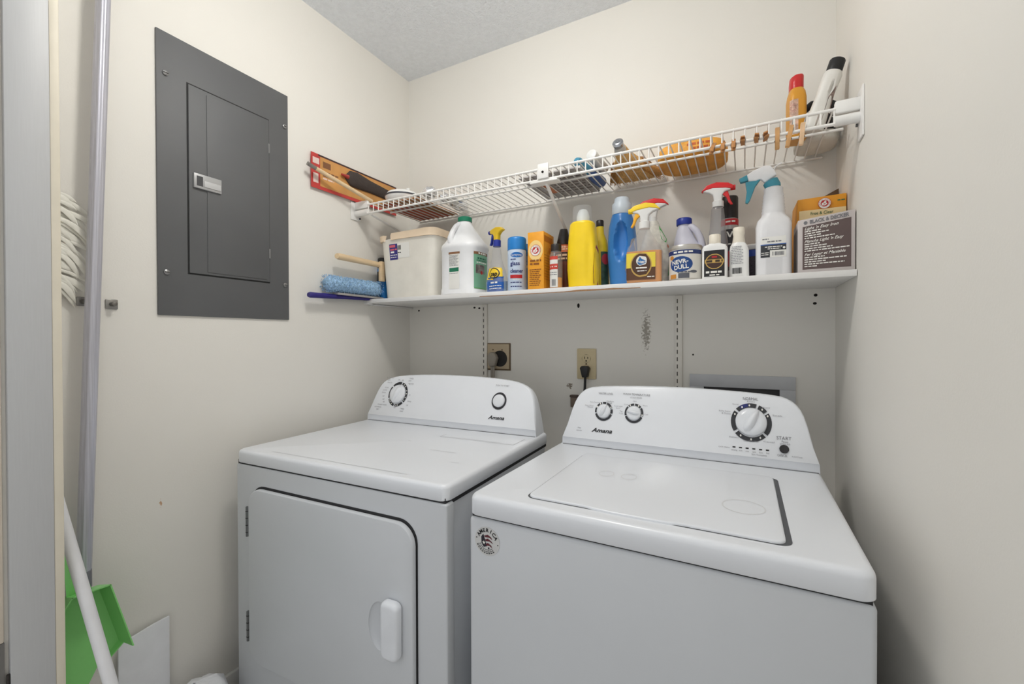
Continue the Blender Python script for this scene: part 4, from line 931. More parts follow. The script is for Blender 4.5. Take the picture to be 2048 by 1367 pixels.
# --- bleach jug with handle
bj = item('bleach_jug', 'pale lavender bleach jug with a dark blue cap and side handle', 'jug', -0.153, 1.462, 0)
LAV = M('jug_lavender', (216, 216, 230), 0.38)
BJ = Body([(0, 0, 0, .045, .036, 3), (.004, 0, 0, .050, .040, 3), (.095, 0, 0, .048, .038, 2.8), (.115, -.004, 0, .042, .034, 2.5), (.145, -.011, 0, .031, .028, 2.2), (.172, -.014, 0, .022, .021, 2), (.186, -.014, 0, .0185, .0185, 2), (.192, -.014, 0, .0175, .0175, 2)])
BJ.mesh('bottle', LAV, bj, n=40)
MB().tube([(-.004, -.004, .184), (.010, -.010, .180), (.024, -.014, .164), (.035, -.014, .140), (.041, -.012, .115), (.042, -.008, .092)], [.009, .0095, .010, .010, .010, .010], 14).obj('handle', LAV, bj)
cap(bj, [(.0225, .189), (.023, .191), (.023, .207), (.020, .210)], M('cap_royal', (28, 52, 150), 0.4), x=-.014)

# --- metal polish tin
cn = item('metal_polish_tin', 'round tin of metal polish with a dark blue oval logo', 'tin', -0.152, 1.360, 0)
CB = Body([(0, 0, 0, .045, .045), (.088, 0, 0, .045, .045)])
CB.mesh('tin', M('tin_cream', (226, 222, 214), 0.35), cn, n=48)
STEEL = M('tin_steel', (196, 192, 186), 0.3, metal=.7)
MB().lathe([(.046, .088), (.0465, .090), (.0465, .099), (.045, .101)], 48).obj('lid', STEEL, cn)
MB().lathe([(.0457, 0), (.0462, .002), (.0457, .005)], 48).obj('base_rim', STEEL, cn)
fm = CB.mapper(.04, R(-3))
t_ = MB(); d_rect(t_, fm, -.060, .060, .074, .086, .0005); b1 = decal(t_, 'top_band', M('tin_navy', (30, 50, 110), 0.35), cn)
t_ = MB(); d_greek(t_, fm, -.026, .030, .080, .005, seed=45, off=.0011); decal(t_, 'band_lettering', INKW, b1)
t_ = MB(); d_ell(t_, fm, -.006, .046, .033, .022, .0006, n=36); b2_ = decal(t_, 'logo_oval', M('oval_blue', (26, 70, 136), 0.35), cn)
t_ = MB(); d_text(t_, fm, 'NEVR-', -.008, .053, .012, .046, bold=.03, off=.0013, rot=6); d_text(t_, fm, 'DULL', -.004, .038, .012, .040, bold=.03, off=.0013, rot=6); decal(t_, 'logo_lettering', INKW, b2_)
t_ = MB(); d_rect(t_, fm, -.04, -.018, .006, .018, .0005); d_ell(t_, fm, -.034, .066, .008, .006, .0005); decal(t_, 'tin_orange_print', M('tin_orange', (206, 140, 60), .4), cn)
t_ = MB(); d_rect(t_, fm, -.012, .018, .006, .020, .0005); d_ell(t_, fm, .030, .024, .010, .004, .0006); d_greek(t_, fm, -.014, .026, .023, .003, seed=3); decal(t_, 'tin_grey_print', M('tin_grey', (90, 92, 100), .4), cn)

# --- leather milk bottle
sc_ = item('leather_care_bottle', 'white flat bottle with a black label and gold oval crest', 'bottle', -0.073, 1.342, 0)
SCB = Body([(0, 0, 0, .030, .016, 5), (.002, 0, 0, .0322, .018, 5), (.085, 0, 0, .0322, .018, 5), (.093, 0, 0, .028, .017, 4), (.098, 0, 0, .016, .014, 2.4), (.100, 0, 0, .014, .013, 2)])
SCB.mesh('bottle', M('bottle_white', (240, 240, 238), 0.35), sc_, n=40)
cap(sc_, [(.0145, .097), (.015, .099), (.015, .122), (.013, .124)], M('cap_cream', (236, 228, 212), 0.45))
fm = SCB.mapper(.05); t_ = MB(); d_rect(t_, fm, -.026, .025, .006, .078, .0005); lo = decal(t_, 'label', M('label_black', (26, 24, 26), 0.4), sc_)
t_ = MB(); d_ell(t_, fm, 0, .047, .0225, .021, .0008, n=36, inner=.88); d_rect(t_, fm, -.0235, .0235, .043, .053, .0009); decal(t_, 'gold_crest', INKGOLD, lo)
t_ = MB(); d_ell(t_, fm, 0, .047, .019, .0175, .00075, n=30); decal(t_, 'crest_field', M('crest_brown', (66, 40, 28), .4), lo)
t_ = MB(); d_rect(t_, fm, -.005, .005, .057, .062, .0010); decal(t_, 'crest_red_tab', INKR, lo)
t_ = MB(); d_greek(t_, fm, -.020, .020, .048, .006, seed=50, off=.0012); decal(t_, 'crest_lettering', M('crest_ink', (60, 44, 20), .4), lo)
t_ = MB(); d_greek(t_, fm, -.021, .021, .018, .0055, seed=49, off=.0010); d_greek(t_, fm, -.012, .012, .010, .003, seed=2); decal(t_, 'label_lettering', INKW, lo)
# --- white bottle seen from the back
w2 = item('white_lotion_bottle', 'small white bottle with a cream cap and barcode, right of the crest bottle', 'bottle', -0.013, 1.362, 0)
W2B = Body([(0, 0, 0, .0225, .017, 3.5), (.002, 0, 0, .0248, .019, 3.5), (.078, 0, 0, .0240, .019, 3.2), (.090, -.001, 0, .021, .018, 2.6), (.098, -.001, 0, .0165, .016, 2)])
W2B.mesh('bottle', M('bottle_white', None), w2, n=40)
cap(w2, [(.0155, .097), (.016, .100), (.0135, .118), (.0148, .124), (.0148, .138), (.013, .141)], M('cap_cream', None), x=-.001)
fm = W2B.mapper(.05); t_ = MB()
for i in range(11): d_greek(t_, fm, -.019, .010 - .004 * (i % 2), .086 - .0046 * i, .0018, seed=90 + i)
decal(t_, 'small_print', INKLG, w2)
t_ = MB(); d_barcode(t_, fm, -.016, .006, .012, .028); decal(t_, 'barcode', INK, w2)
# --- clear bottle with red trigger turned right
cl = item('clear_spray_bottle', 'tall clear spray bottle with a red trigger pointing right', 'spray bottle', -0.070, 1.425, 0)
CLB = Body([(0, 0, 0, .027, .022, 3), (.003, 0, 0, .030, .025, 3), (.12, 0, 0, .028, .024, 2.5), (.160, 0, 0, .0215, .020, 2.2), (.200, 0, 0, .0185, .018, 2), (.216, 0, 0, .017, .017, 2), (.222, 0, 0, .014, .014, 2)])
CLB.mesh('bottle', M('clear_smoke_plastic', (170, 168, 170), 0.1, alpha=.42, spec=.7), cl)
sprayer(cl, .001, .222, 1, 1.0, WHITEP, M('nozzle_red', None), M('nozzle_red', None), WHITEP, shell=M('shell_red', None), collar_r=.0155, collar_h=.016)
# --- black and red aerosol behind
bk = item('black_aerosol_can', 'black-capped aerosol can with a red band behind the clear spray bottle', 'aerosol can', -0.040, 1.497, 0)
BKB = Body([(0, 0, 0, .022, .022), (.003, 0, 0, .024, .024), (.195, 0, 0, .024, .024), (.202, 0, 0, .021, .021)])
BKB.mesh('can', M('can_silver', (186, 182, 180), 0.3, metal=.3), bk)
cap(bk, [(.0235, .200), (.0235, .262), (.022, .267)], M('cap_black', None))
BKB.mesh('red_band', M('band_red', (196, 34, 44), .35), bk, z0=.178, z1=.197, off=.0005)
BKB.mesh('black_band', M('band_black', (34, 28, 30), .4), bk, z0=.04, z1=.165, off=.0005)
fm = BKB.mapper(.1, R(5)); t_ = MB(); d_greek(t_, fm, -.012, .014, .188, .005, seed=44, off=.0012); d_poly(t_, fm, [(-.010, .158), (-.006, .158), (-.001, .146), (.004, .158), (.008, .158), (.001, .140), (-.003, .140)], .0012); d_greek(t_, fm, -.016, .016, .12, .004, seed=4); decal(t_, 'can_lettering', INKW, bk)
t_ = MB(); d_ell(t_, fm, .002, .075, .014, .026, .001); decal(t_, 'can_red_print', M('band_red', None), bk)
# --- dark mesh tub
mc = item('mesh_cup', 'dark mesh-sided cup with a blue band behind the tall spray bottle', 'cup', 0.028, 1.437, 0)
MB().lathe([(.030, 0), (.032, .002), (.034, .070), (.034, .086)], 36).obj('cup', M('cup_dark_mesh', (70, 62, 70), 0.6, var=.5, vscale=400), mc)
MB().lathe([(.0346, .066), (.0348, .068), (.0350, .082), (.0346, .084)], 36).obj('blue_band', M('band_blue', (40, 70, 160), .4), mc)
MB().lathe([(.0345, .086), (.036, .088), (.036, .098), (.033, .101)], 36).obj('lid', M('lid_white_soft', (224, 222, 220), .4), mc)

# --- tall natural spray bottle, teal trigger
sp = item('tall_spray_bottle', 'tall translucent white spray bottle with a teal trigger', 'spray bottle', 0.0685, 1.366, 0)
NAT = M('natural_plastic', (230, 230, 232), 0.42)
SPB = Body([(0, 0, 0, .039, .030, 4), (.003, 0, 0, .0415, .033, 4), (.135, 0, 0, .0415, .033, 4), (.150, .0, 0, .038, .031, 3), (.160, 0, 0, .030, .027, 2.4), (.166, 0, 0, .0275, .026, 2)] +
           [(.170 + .0085 * i + (.0042 if k else 0), 0, 0, .0268 - .0007 * i + (.0012 if k else 0), .0256 - .0007 * i + (.0012 if k else 0), 2) for i in range(6) for k in (0, 1)] + [(.224, 0, 0, .022, .022, 2), (.236, 0, 0, .0225, .022, 2), (.240, 0, 0, .017, .017, 2)])
SPB.mesh('bottle', NAT, sp, n=44)
fm = SPB.mapper(.08)
t_ = MB(); d_rect(t_, fm, -.030, .027, .048, .102, .0005); lo = decal(t_, 'label', PAPER, sp)
t_ = MB(); d_rect(t_, fm, -.030, .027, .066, .080, .0008); d_rect(t_, fm, -.030, -.009, .048, .066, .0008); decal(t_, 'label_dark_block', M('label_charcoal', (46, 48, 54), .45), lo)
t_ = MB(); d_rect(t_, fm, -.030, .027, .080, .0825, .0009); decal(t_, 'label_blue_line', M('line_blue', (60, 100, 170), .4), lo)
t_ = MB(); d_greek(t_, fm, -.015, .016, .089, .003, seed=41); d_greek(t_, fm, -.026, -.012, .096, .0025, seed=4); d_barcode(t_, fm, -.002, .022, .052, .062); decal(t_, 'label_small_print', INKG, lo)
t_ = MB(); d_greek(t_, fm, -.020, .018, .075, .0025, seed=8, off=.0012); d_greek(t_, fm, -.014, .014, .070, .002, seed=9, off=.0012); d_ell(t_, fm, .022, .071, .003, .003, .0012, n=10); d_greek(t_, fm, -.028, -.011, .060, .002, seed=5, off=.0012); d_greek(t_, fm, -.028, -.011, .055, .002, seed=6, off=.0012); decal(t_, 'label_lettering', INKW, lo)
TEAL = M('teal_plastic', (66, 150, 170), 0.4)
def q_(x, y): return ((x - 1546) * .00119, (549 - y) * .00135 + .006)
hm = Matrix.Translation((0.0005, 0, .240)) @ Matrix.Rotation(R(-24), 4, 'Y')
MB().lathe([(.0165, -.004), (.0185, 0.002), (.0185, .018), (.016, .020)], 28, mt=hm).obj('collar', TEAL, sp)
WSP = M('sprayer_white', (240, 241, 243), .35)
MB().prism([q_(*p) for p in ((1530, 366), (1521, 356), (1512, 359), (1497, 358), (1492, 345), (1505, 338), (1528, 331), (1541, 333), (1548, 342), (1553, 352))], -.009, .009).obj('sprayer_head', WSP, sp, bevel=.004, seg=3, thr=.7)
MB().prism([q_(*p) for p in ((1477, 350), (1494, 344), (1496, 356), (1480, 358))], -.0085, .0085).obj('nozzle', TEAL, sp, bevel=.002)
MB().prism([q_(*p) for p in ((1490, 358), (1521, 356), (1510, 370), (1500, 395), (1495, 402), (1490, 400), (1493, 378))], -.006, .006).obj('trigger', TEAL, sp, bevel=.002, thr=.7)
MB().tube([(q_(*p)[0], 0, q_(*p)[1]) for p in ((1541, 336), (1546, 345), (1550, 335), (1562, 329))], .0016, 8).obj('pull_cord', WSP, sp)

# --- grey iron box + orange carton behind it
ib = thing('iron_box', 'grey carton with a dark brown printed panel at the right end of the shelf', 'box', (0.1795, 1.383, ZS), 0)
GRB = M('carton_grey', (200, 192, 190), 0.55)
MB().add([(-.059, -.058, 0), (.058, -.058, 0.002), (.058, .050, 0.002), (-.059, .050, 0), (-.059, -.058, .134), (.058, -.058, .148), (.058, .050, .148), (-.059, .050, .134)], [(0, 3, 2, 1), (4, 5, 6, 7), (0, 1, 5, 4), (1, 2, 6, 5), (2, 3, 7, 6), (3, 0, 4, 7)]).obj('carton', GRB, ib, bevel=.001)
fm = plane_map((0, -.0582, .001), (1, 0, .012), (0.0, 0, 1), (0, -1, 0))
t_ = MB(); d_poly(t_, lambda u, v, off=.0005: fm(u, v, off), [(-.049, .008), (.050, .008), (.050, .128), (-.049, .116)], .0004); lo = decal(t_, 'brown_panel', M('panel_brown', (96, 80, 78), .55), ib)
def slant(u, v, off=.0005): return fm(u, v + (u + .049) * .12 * max(0, min(1, (v / .14))), off)
t_ = MB(); d_text(t_, slant, 'BLACK & DECKER', .006, .1255, .0085, .080, bold=.03); d_ell(t_, slant, -.043, .1255, .0042, .0042, .0008, n=16); decal(t_, 'brand_lettering', INKG, ib)
t_ = MB()
for s_, v, wd in (("Light 'n Easy Iron", .110, .070), ("Plancha Light 'n Easy", .078, .080), ("Fer Leger et Maniable", .045, .084)): d_text(t_, slant, s_, -.045, v, .0068, wd, shear=.4, align='L', bold=.012)
k_ = 0
for v0, ln in ((.1025, (.034, .050, .034, .062)), (.0705, (.032, .046, .058, .092)), (.0375, (.042, .086, .044, .082, .026))):
    for i, l in enumerate(ln): d_greek(t_, slant, -.045, -.045 + l, v0 - .0056 * i, .0026, seed=120 + k_); k_ += 1
decal(t_, 'panel_lettering', INKW, lo)
fsd = plane_map((-.0592, 0, 0), (0, 1, 0), (0, 0, 1), (-1, 0, 0)); t_ = MB(); d_rect(t_, fsd, -.05, .04, .0, .115, .0004); decal(t_, 'side_panel_print', M('panel_grey_print', (128, 122, 122), .55), ib)
ob = thing('detergent_carton', 'orange and white carton with a round red emblem behind the grey carton', 'box', (0.1875, 1.502, ZS), 0)
MB().add([(-.066, -.064, 0), (.0505, -.064, 0), (.0505, .08, 0), (-.066, .08, 0), (-.058, -.070, .215), (.0505, -.070, .218), (.0505, .075, .225), (-.058, .075, .222)], [(0, 3, 2, 1), (4, 5, 6, 7), (0, 1, 5, 4), (1, 2, 6, 5), (2, 3, 7, 6), (3, 0, 4, 7)]).obj('carton', M('carton_amber', (236, 160, 40), .5), ob, bevel=.001)
fm = plane_map((0.0, -.0705, 0), (1, 0, 0), (0, -.02, 1), (0, -1, 0))
t_ = MB(); d_rect(t_, fm, -.055, .049, .158, .182, .0012); decal(t_, 'pale_print', M('carton_cream', (248, 222, 168), .5), ob)
emblem(lambda u, v, off=.0005: fm(u, v, off + .001), .002, .196, .0145, ob)
t_ = MB(); d_text(t_, fm, 'Free & Clear', -.004, .172, .008, .050, off=.003, bold=.01); d_greek(t_, fm, .030, .046, .200, .003, seed=3, off=.0022); decal(t_, 'carton_lettering', M('carton_green_ink', (50, 96, 60), .5), ob)
MB().add([(-.02, .030, .222), (.050, .030, .226), (.050, .036, .262), (-.02, .036, .226), (-.02, .032, .222), (.050, .032, .226), (.050, .038, .262), (-.02, .038, .226)], [(0, 1, 2, 3), (7, 6, 5, 4), (0, 4, 5, 1), (1, 5, 6, 2), (2, 6, 7, 3), (3, 7, 4, 0)]).obj('open_flap', M('flap_brown', (96, 72, 50), .7), ob)

# ================================================================== ITEMS ON THE WIRE SHELF
ZD = 1.7658
# --- long carded brush against the left wall
pk = thing('carded_brush', 'long red and orange card pack leaning on the left wall above the shelf', 'package', (-1.398, 1.06, ZD + .0125))
KR = M('card_orange', (206, 150, 84), .55, var=.12, vscale=14)
bx('backing_card', M('card_red', (196, 62, 58), .5), pk, 0, .002, 0, .44, 0, .128)
fk = plane_map((.0022, 0, 0), (0, 1, 0), (0, 0, 1), (1, 0, 0))
t_ = MB(); d_rect(t_, fk, .038, .44, .012, .121, .0003, nu=8); decal(t_, 'orange_panel', KR, pk)
t_ = MB(); d_rect(t_, fk, 0.03, .44, .122, .128, .0004, nu=4); decal(t_, 'dark_top_edge', M('card_dark_edge', (60, 44, 40), .5), pk)
t_ = MB(); d_rect(t_, fk, .006, .034, .090, .112, .0005); d_rect(t_, fk, .008, .030, .020, .055, .0005); d_greek(t_, fk, .05, .10, .045, .006, seed=5, off=.0006); decal(t_, 'white_print', M('card_pale_print', (232, 208, 200), .5), pk)
t_ = MB(); d_rect(t_, fk, .05, .085, .085, .108, .0005); d_greek(t_, fk, .05, .12, .070, .006, seed=3, off=.0005); d_greek(t_, fk, .05, .13, .055, .006, seed=6, off=.0005); decal(t_, 'brown_print', M('card_brown_print', (128, 84, 52), .5), pk)
MB().tube([(.012, .150, .082), (.014, .175, .084), (.014, .21, .086), (.012, .28, .082), (.011, .40, .076)], [.006, .030, .033, .026, .022], 16, flat=1.0).xf(Matrix.Scale(.42, 4, (1, 0, 0))).obj('dark_brush', M('brush_black', (62, 52, 48), .7, bump=.4, bscale=200), pk)
MB().tube([(.012, .128, .084), (.012, .160, .083)], [.004, .008], 10).obj('brush_tip', M('tip_red', (170, 60, 50), .5), pk)
# --- wooden dowel
dw = thing('wooden_dowel', 'thin wooden dowel with a metal tip lying across the red card pack', 'dowel', (-1.33, 1.29, 1.776))
MB().cyl((0, 0, 0), (-.040, -.230, .062), .0075, n=16).obj('rod', CR, dw)
MB().cyl((-.040, -.230, .062), (-.044, -.262, .0705), .0070, n=16).obj('metal_tip', M('tip_steel', (140, 136, 132), .35, metal=.8), dw)
# --- flat brown carton
fc_ = thing('flat_carton', 'flat brown carton lying on the left end of the wire shelf', 'carton', (-1.20, 1.46, ZD))
bx('sheet', M('kraft_brown', (168, 118, 74), .7, var=.15, vscale=20), fc_, -.125, .085, -.145, .122, 0, .0035)
t_ = MB(); d_poly(t_, plane_map((0, 0, 0), (1, 0, 0), (0, 1, 0), (0, 0, -1)), [(-.122, -.143), (-.05, -.143), (.06, .118), (-.122, .118)], .0004); decal(t_, 'red_print', M('kraft_red', (186, 86, 56), .6, var=.2), fc_)
# --- lidded dish
dsh = thing('lidded_dish', 'round white lidded dish on the flat brown carton', 'dish', (-1.245, 1.375, ZD + .0037))
CER = M('ceramic_white', (238, 238, 236), .25)
MB().lathe([(.030, 0), (.050, .004), (.068, .022), (.070, .030)], 36).obj('bowl', CER, dsh)
MB().lathe([(.0715, .030), (.0725, .033), (.0715, .036)], 36).obj('dark_rim', M('rim_dark', (70, 72, 80), .4), dsh)
MB().lathe([(.070, .036), (.060, .048), (.040, .056), (.010, .060)], 36).obj('lid', CER, dsh)
MB().lathe([(.007, .059), (.006, .066), (.009, .070), (.004, .073)], 16, (.03, 0, -.006)).obj('lid_knob', CER, dsh)
MB().box(-.105, -.069, -.008, .008, .026, .030).obj('side_handle', CER, dsh, bevel=.002)
# --- shiny foil packs
FOIL = M('foil_silver', (226, 226, 228), .18, metal=.9)
for i, (x, y, sx, sy, sz, lb) in enumerate(((-1.080, 1.345, .030, .028, .022, 'crumpled silver foil pack beside the lidded dish'), (-1.052, 1.43, .040, .040, .018, 'flat crumpled silver foil pack nearest the bare part of the wire shelf'), (-1.070, 1.535, .036, .045, .022, 'crumpled silver foil pack near the back wall behind the lidded dish'))):
    me = MB(); rgx = random.Random(30 + i); rs = []
    for k in range(8):
        a = -PI / 2 + PI * k / 7; cr_ = max(math.cos(a), .05)
        rs.append([((sx * cr_) * (1 + rgx.uniform(-.22, .22)) * math.cos(2 * PI * j / 14), sy * cr_ * (1 + rgx.uniform(-.22, .22)) * math.sin(2 * PI * j / 14), sz + sz * math.sin(a) * (1 + (rgx.uniform(-.15, .15) if 0 < k < 7 else 0))) for j in range(14)])
    o = me.rings(rs).obj('foil_pack', FOIL, None, smooth=0); o.location = (x, y, ZD + .001)
    tag(o, lb, 'foil pack', 'foil packs on the wire shelf')
# --- flyers in a clear bag
fy = thing('flyer_stack', 'stack of printed flyers in a bag beside the shelf clip', 'flyers', (-.578, 1.455, ZD))
bx('bottom_flyer', M('flyer_grey', (176, 172, 170), .6, var=.25, vscale=26, stretch=(1, 5, 1)), fy, -.105, .105, -.125, .128, 0, .004)
bx('top_flyer', M('flyer_white', (214, 212, 210), .6, var=.2, vscale=30), fy, -.085, .110, -.110, .12, .0042, .012)
fu = plane_map((0, 0, -.0002), (1, 0, 0), (0, 1, 0), (0, 0, -1)); t_ = MB()
for i in range(7): d_greek(t_, fu, -.02, .10, -.09 + .026 * i, .010, off=.0003, seed=200 + i)
decal(t_, 'flyer_print', M('flyer_ink', (110, 98, 96), .6), fy)
t_ = MB(); d_poly(t_, fu, [(-.075, -.08), (-.045, -.095), (-.028, .06), (-.055, .07)], .0003); decal(t_, 'orange_print', M('flyer_orange', (216, 134, 92), .6), fy)
# --- blue lint brush
lbx = thing('blue_brush', 'small blue brush with a teal end lying on the wire shelf', 'brush', (-.470, 1.36, ZD))
MB().tube([(-.012, -.01, .032), (-.010, 0, .030), (0, .06, .022)], [.010, .0155, .017], 18).obj('teal_end', M('brush_teal', (64, 140, 170), .4), lbx)
MB().tube([(0, .058, .022), (.006, .12, .020), (.012, .19, .020), (.014, .205, .020)], [.0175, .0195, .0190, .010], 18).obj('body', M('brush_blue', (62, 96, 160), .5, var=.2, vscale=60), lbx)
# --- white capped bottle lying on its side
wcb = thing('white_bottle', 'white-capped grey bottle lying behind the blue brush', 'bottle', (-.415, 1.43, ZD))
d0, d1 = Vector((-.034, -.03, .064)), Vector((-.016, .066, .042))
MB().tube([d0.lerp(d1, t) for t in (.18, .26, .95, 1)], [.011, .017, .0185, .015], 22).obj('bottle', M('bottle_grey', (196, 194, 192), .4, var=.15, vscale=30), wcb)
MB().tube([d0, d0.lerp(d1, .02), d0.lerp(d1, .20)], [.0155, .0185, .0185], 24).obj('cap', WHITEP, wcb)
# --- whisk broom
wk = thing('whisk_broom', 'straw whisk broom with a silver ring end on the wire shelf', 'whisk broom', (-.345, 1.40, ZD))
STRAW = M('broom_straw', (214, 170, 106), .75, var=.25, vscale=60, stretch=(6, 1, 6)); STRAW2 = M('broom_straw_dark', (186, 136, 72), .8, var=.3, vscale=80)
hs = []
for t, w_, hgt, zc in ((0, .020, .020, .066), (.2, .026, .021, .056), (.45, .050, .020, .042), (.75, .078, .017, .030), (1, .096, .014, .022)):
    cx_ = -.012 + .022 * t; y = .02 + .145 * t
    hs.append([(cx_ + w_ * math.copysign(abs(math.cos(2 * PI * j / 24)) ** .7, math.cos(2 * PI * j / 24)), y, zc + hgt * math.sin(2 * PI * j / 24)) for j in range(24)])
MB().rings(hs).obj('straw_head', STRAW, wk)
st2 = MB(); rgs = random.Random(12)
for i in range(260):
    u = rgs.uniform(-1, 1); v = rgs.uniform(-1, 1)
    st2.cyl((-.006 + .055 * u, .085, .040 + .019 * v), (.010 + .097 * u, .183 + rgs.uniform(-.012, .006), .021 + .015 * v), .0011, .0007, n=4)
tag(st2.obj('straw_bristles', STRAW2, wk, smooth=0), kind='stuff')
MB().tube([(-.012, .020, .066), (-.012, -.002, .074)], [.0195, .0150], 24).obj('neck_sleeve', M('sleeve_grey', (190, 188, 184), .4), wk)
MB().tube([(-.012, -.001, .0735), (-.012, -.012, .0775), (-.012, -.016, .079)], [.0165, .0175, .011], 24).obj('metal_end', M('ring_steel', (170, 172, 176), .2, metal=.9), wk)
MB().tube([(-.012, -.0165, .0792), (-.012, -.0175, .0796)], [.007, .006], 16).obj('end_button', M('button_steel', (120, 122, 126), .3, metal=.8), wk)
wr_ = MB()
for t in (.5, .62):
    y = .02 + .145 * t; w_ = .030 + .062 * t; cx_ = -.012 + .022 * t; zc = .066 - .044 * t
    wr_.tube([(cx_ + w_ * math.copysign(abs(math.cos(a)) ** .7, math.cos(a)), y, zc + .0205 * math.sin(a)) for a in [2 * PI * j / 24 for j in range(25)]], .0010, 6, caps=False)
wr_.obj('binding_wire', M('binding_brown', (120, 84, 50), .6), wk)
# --- orange pouch
po = thing('orange_pouch', 'rounded orange sponge pack resting on the wire shelf', 'sponge', (-.146, 1.492, ZD))
PO = Body([(0, 0, 0, .084, .076, 3.2), (.003, 0, 0, .094, .086, 3.2), (.010, 0, 0, .101, .094, 3.2), (.030, 0, 0, .102, .095, 3.2), (.044, 0, 0, .096, .090, 3.2), (.051, 0, 0, .084, .076, 3)])
PO.mesh('sponge', M('sponge_orange', (226, 160, 62), .6, var=.12, vscale=20, bump=.25, bscale=90), po, n=44)
fm = PO.mapper(.03); t_ = MB(); d_greek(t_, fm, -.004, .060, .031, .007, seed=38); d_greek(t_, fm, .006, .066, .018, .006, seed=39); decal(t_, 'red_print', M('sponge_red_ink', (186, 84, 34), .6), po)
# --- clothespins clipped to the lower front rail
WOOD = [M('pin_wood', (206, 158, 104), .65, var=.1, vscale=60), M('pin_wood_dark', (184, 130, 78), .65, var=.1, vscale=60), M('pin_wood_pale', (228, 192, 154), .65, var=.1, vscale=60)]
SPR = M('pin_spring', (150, 146, 140), .35, metal=.8)
RAILZ = ZW - .041; RAILY = YF
def half_pin(sg):
    return MB().prism([(sg * .0006, -.024), (sg * .0052, -.028), (sg * .0062, .0), (sg * .0068, .022), (sg * .0030, .024), (sg * .0016, .004), (sg * .0045, -.008), (sg * .0045, -.013), (sg * .0006, -.016)], -.0048, .0048)
pin_src = [half_pin(-1), half_pin(1)]
pins = ((-.073, 'hang', 10, 1, 'first clothespin from the left on the wire shelf rail, over the orange sponge'), (-.050, 'hang', 0, 1, 'second clothespin from the left, at the right edge of the orange sponge'), (-.025, 'hang', 0, 1, 'third clothespin from the left, just right of the orange sponge'),
        (-.004, 'back', 0, 1, 'fourth clothespin from the left, seen end-on'), (.027, 'back', 8, 1, 'fifth clothespin from the left, seen end-on before the long pins'), (.046, 'back', -18, 1, 'sixth clothespin from the left, slightly tilted and seen end-on'),
        (.072, 'long', 0, 0, 'long clothespin standing straight, left of the red-capped bottle'), (.099, 'long', 10, 0, 'tilted clothespin in front of the red-capped bottle'), (.124, 'long', 4, 2, 'palest clothespin, furthest right on the rail'))
for x, mode, tilt, wi, lb in pins:
    t = thing('clothespin', lb, 'clothespin', (x, RAILY, RAILZ), group='wooden clothespins on the wire shelf rail')
    base = {'hang': Matrix.Rotation(R(-48), 4, 'X'), 'back': Matrix.Rotation(R(98), 4, 'X'), 'long': Matrix.Rotation(R(8), 4, 'X')}[mode]
    # jaws grip the rail: pin runs along its local z, halves lie either side of the rail in y
    mt = Matrix.Rotation(R(tilt), 4, 'Y') @ base @ Matrix.Rotation(PI / 2, 4, 'Z') @ Matrix.Rotation(0 if mode == 'back' else PI, 4, 'X') @ Matrix.Translation((0, 0, .0105))
    for sg in (-1, 1): half_pin(sg).xf(mt).obj('jaw', WOOD[wi], t, bevel=.0006, seg=1)
    MB().tube([tuple(mt @ Vector(p)) for p in ((-.0066, .0052, .003), (0, .0060, .005), (.0066, .0052, .003), (.0066, -.0052, .003), (0, -.006, .005), (-.0066, -.0052, .003))], .0009, 6).obj('spring', SPR, t)
# --- mustard-coloured bottle, red cap
mu = thing('mustard_bottle', 'mustard-yellow bottle with a red flip cap standing on the wire shelf', 'bottle', (.127, 1.452, ZD), 12)
MU = Body([(0, 0, 0, .019, .026, 4), (.003, 0, 0, .021, .028, 4), (.115, 0, 0, .021, .028, 4), (.132, 0, 0, .019, .026, 3.5), (.144, 0, 0, .016, .020, 2.6)])
MU.mesh('bottle', M('bottle_mustard', (216, 152, 44), .4), mu, n=36)
Body([(.144, 0, 0, .0165, .020, 2.6), (.160, 0, 0, .0165, .020, 2.6), (.177, .001, 0, .0160, .0195, 2.6), (.181, .003, 0, .013, .017, 2.6)]).mesh('flip_cap', M('cap_red', (200, 40, 40), .35), mu)
fm = MU.mapper(.06, R(-10)); t_ = MB(); d_rect(t_, fm, -.018, .006, .012, .108, .0006); lo = decal(t_, 'label', M('label_pale_mix', (206, 170, 150), .5, var=.4, vscale=90), mu)
t_ = MB()
for k in range(16): a = 2 * PI * k / 16; d_poly(t_, fm, [(-.006 + .004 * math.cos(a - .1), .085 + .006 * math.sin(a - .1)), (-.006 + .012 * math.cos(a), .085 + .020 * math.sin(a)), (-.006 + .004 * math.cos(a + .1), .085 + .006 * math.sin(a + .1))], .001)
decal(t_, 'starburst_print', M('burst_maroon', (130, 50, 60), .5), lo)
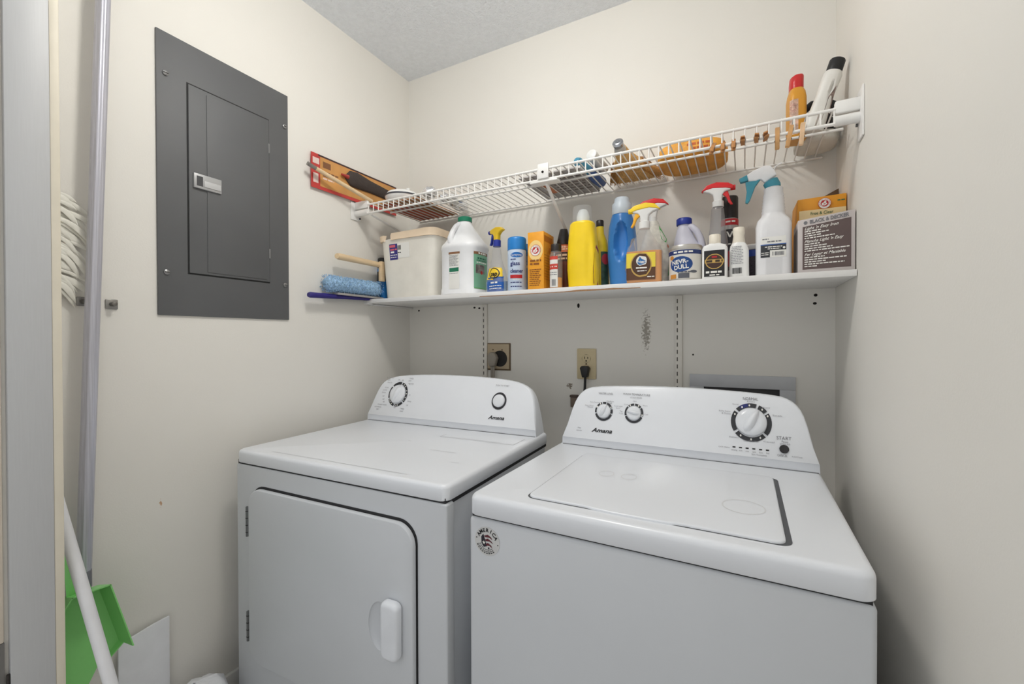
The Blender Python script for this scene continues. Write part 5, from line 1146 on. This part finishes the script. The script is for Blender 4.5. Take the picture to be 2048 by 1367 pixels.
# --- white bottle with black cap leaning right
lw = thing('leaning_bottle', 'white bottle with a black cap leaning against the right wall on the wire shelf', 'bottle', (.160, 1.412, ZD + .0062), rot=(R(0), R(17), R(0))); lw.scale = (1, 1, .90)
LWB = Body([(0, 0, 0, .022, .018, 3), (.004, 0, 0, .0245, .021, 3), (.10, 0, 0, .0200, .020, 2.6), (.135, .001, 0, .0215, .021, 2.4), (.160, .002, 0, .0215, .0205, 2.2), (.168, .002, 0, .019, .019, 2)], deform=lambda p, th: p + Vector((0, .010 * max(0, 1 - ((p.x - .009) / .0045) ** 2 - ((p.z - .118) / .022) ** 2) if math.cos(th) > 0 else 0, 0)))
LWB.mesh('bottle', M('bottle_ivory', (228, 226, 220), .35), lw, n=56, sub=6)
MB().lathe([(.0180, .168), (.0183, .170), (.0180, .200), (.0165, .203)], 28, (.002, 0, 0)).obj('cap', BLK, lw)
fm = LWB.mapper(.05, R(38)); t_ = MB(); d_poly(t_, fm, [(-.006, .015), (.016, .015), (.016, .10), (.004, .125), (-.006, .09)], .0008); decal(t_, 'side_label', M('label_taupe', (140, 120, 112), .5, var=.6, vscale=120), lw)
# --- black travel iron behind, white cloth in front
ir = thing('black_iron', 'black iron lying behind the leaning white bottle', 'iron', (.178, 1.528, ZD + .0335))
MB().rings([[(.05 * a * math.cos(2 * PI * j / 24) * (1 if math.cos(2 * PI * j / 24) > 0 else 1.0), .040 * a * math.sin(2 * PI * j / 24), z) for j in range(24)] for z, a in ((0, .95), (.012, 1), (.040, .92), (.060, .7), (.064, .4))]).obj('iron_body', BLK, ir)
MB().tube([(-.036, 0, .050), (-.030, 0, .078), (-.006, 0, .096), (.026, 0, .098), (.046, 0, .084), (.048, 0, .055)], .010, 14).obj('handle', BLK, ir)
tw = thing('white_cloth', 'folded white cloth bulging through the right end of the wire shelf', 'cloth', (.180, 1.524, ZD))
rgw = random.Random(21); rs = []
for z, a in ((0, .80), (.004, .95), (.014, 1), (.026, .94), (.033, .7)):
    rs.append([(.054 * a * math.copysign(abs(math.cos(2 * PI * j / 30)) ** .7, math.cos(2 * PI * j / 30)) * (1 + rgw.uniform(-.03, .03)), .066 * a * math.copysign(abs(math.sin(2 * PI * j / 30)) ** .7, math.sin(2 * PI * j / 30)) * (1 + rgw.uniform(-.03, .03)), z) for j in range(30)])
MB().rings(rs).obj('cloth_fold', M('cloth_white', (226, 224, 216), .9, bump=.4, bscale=150), tw, smooth=70)
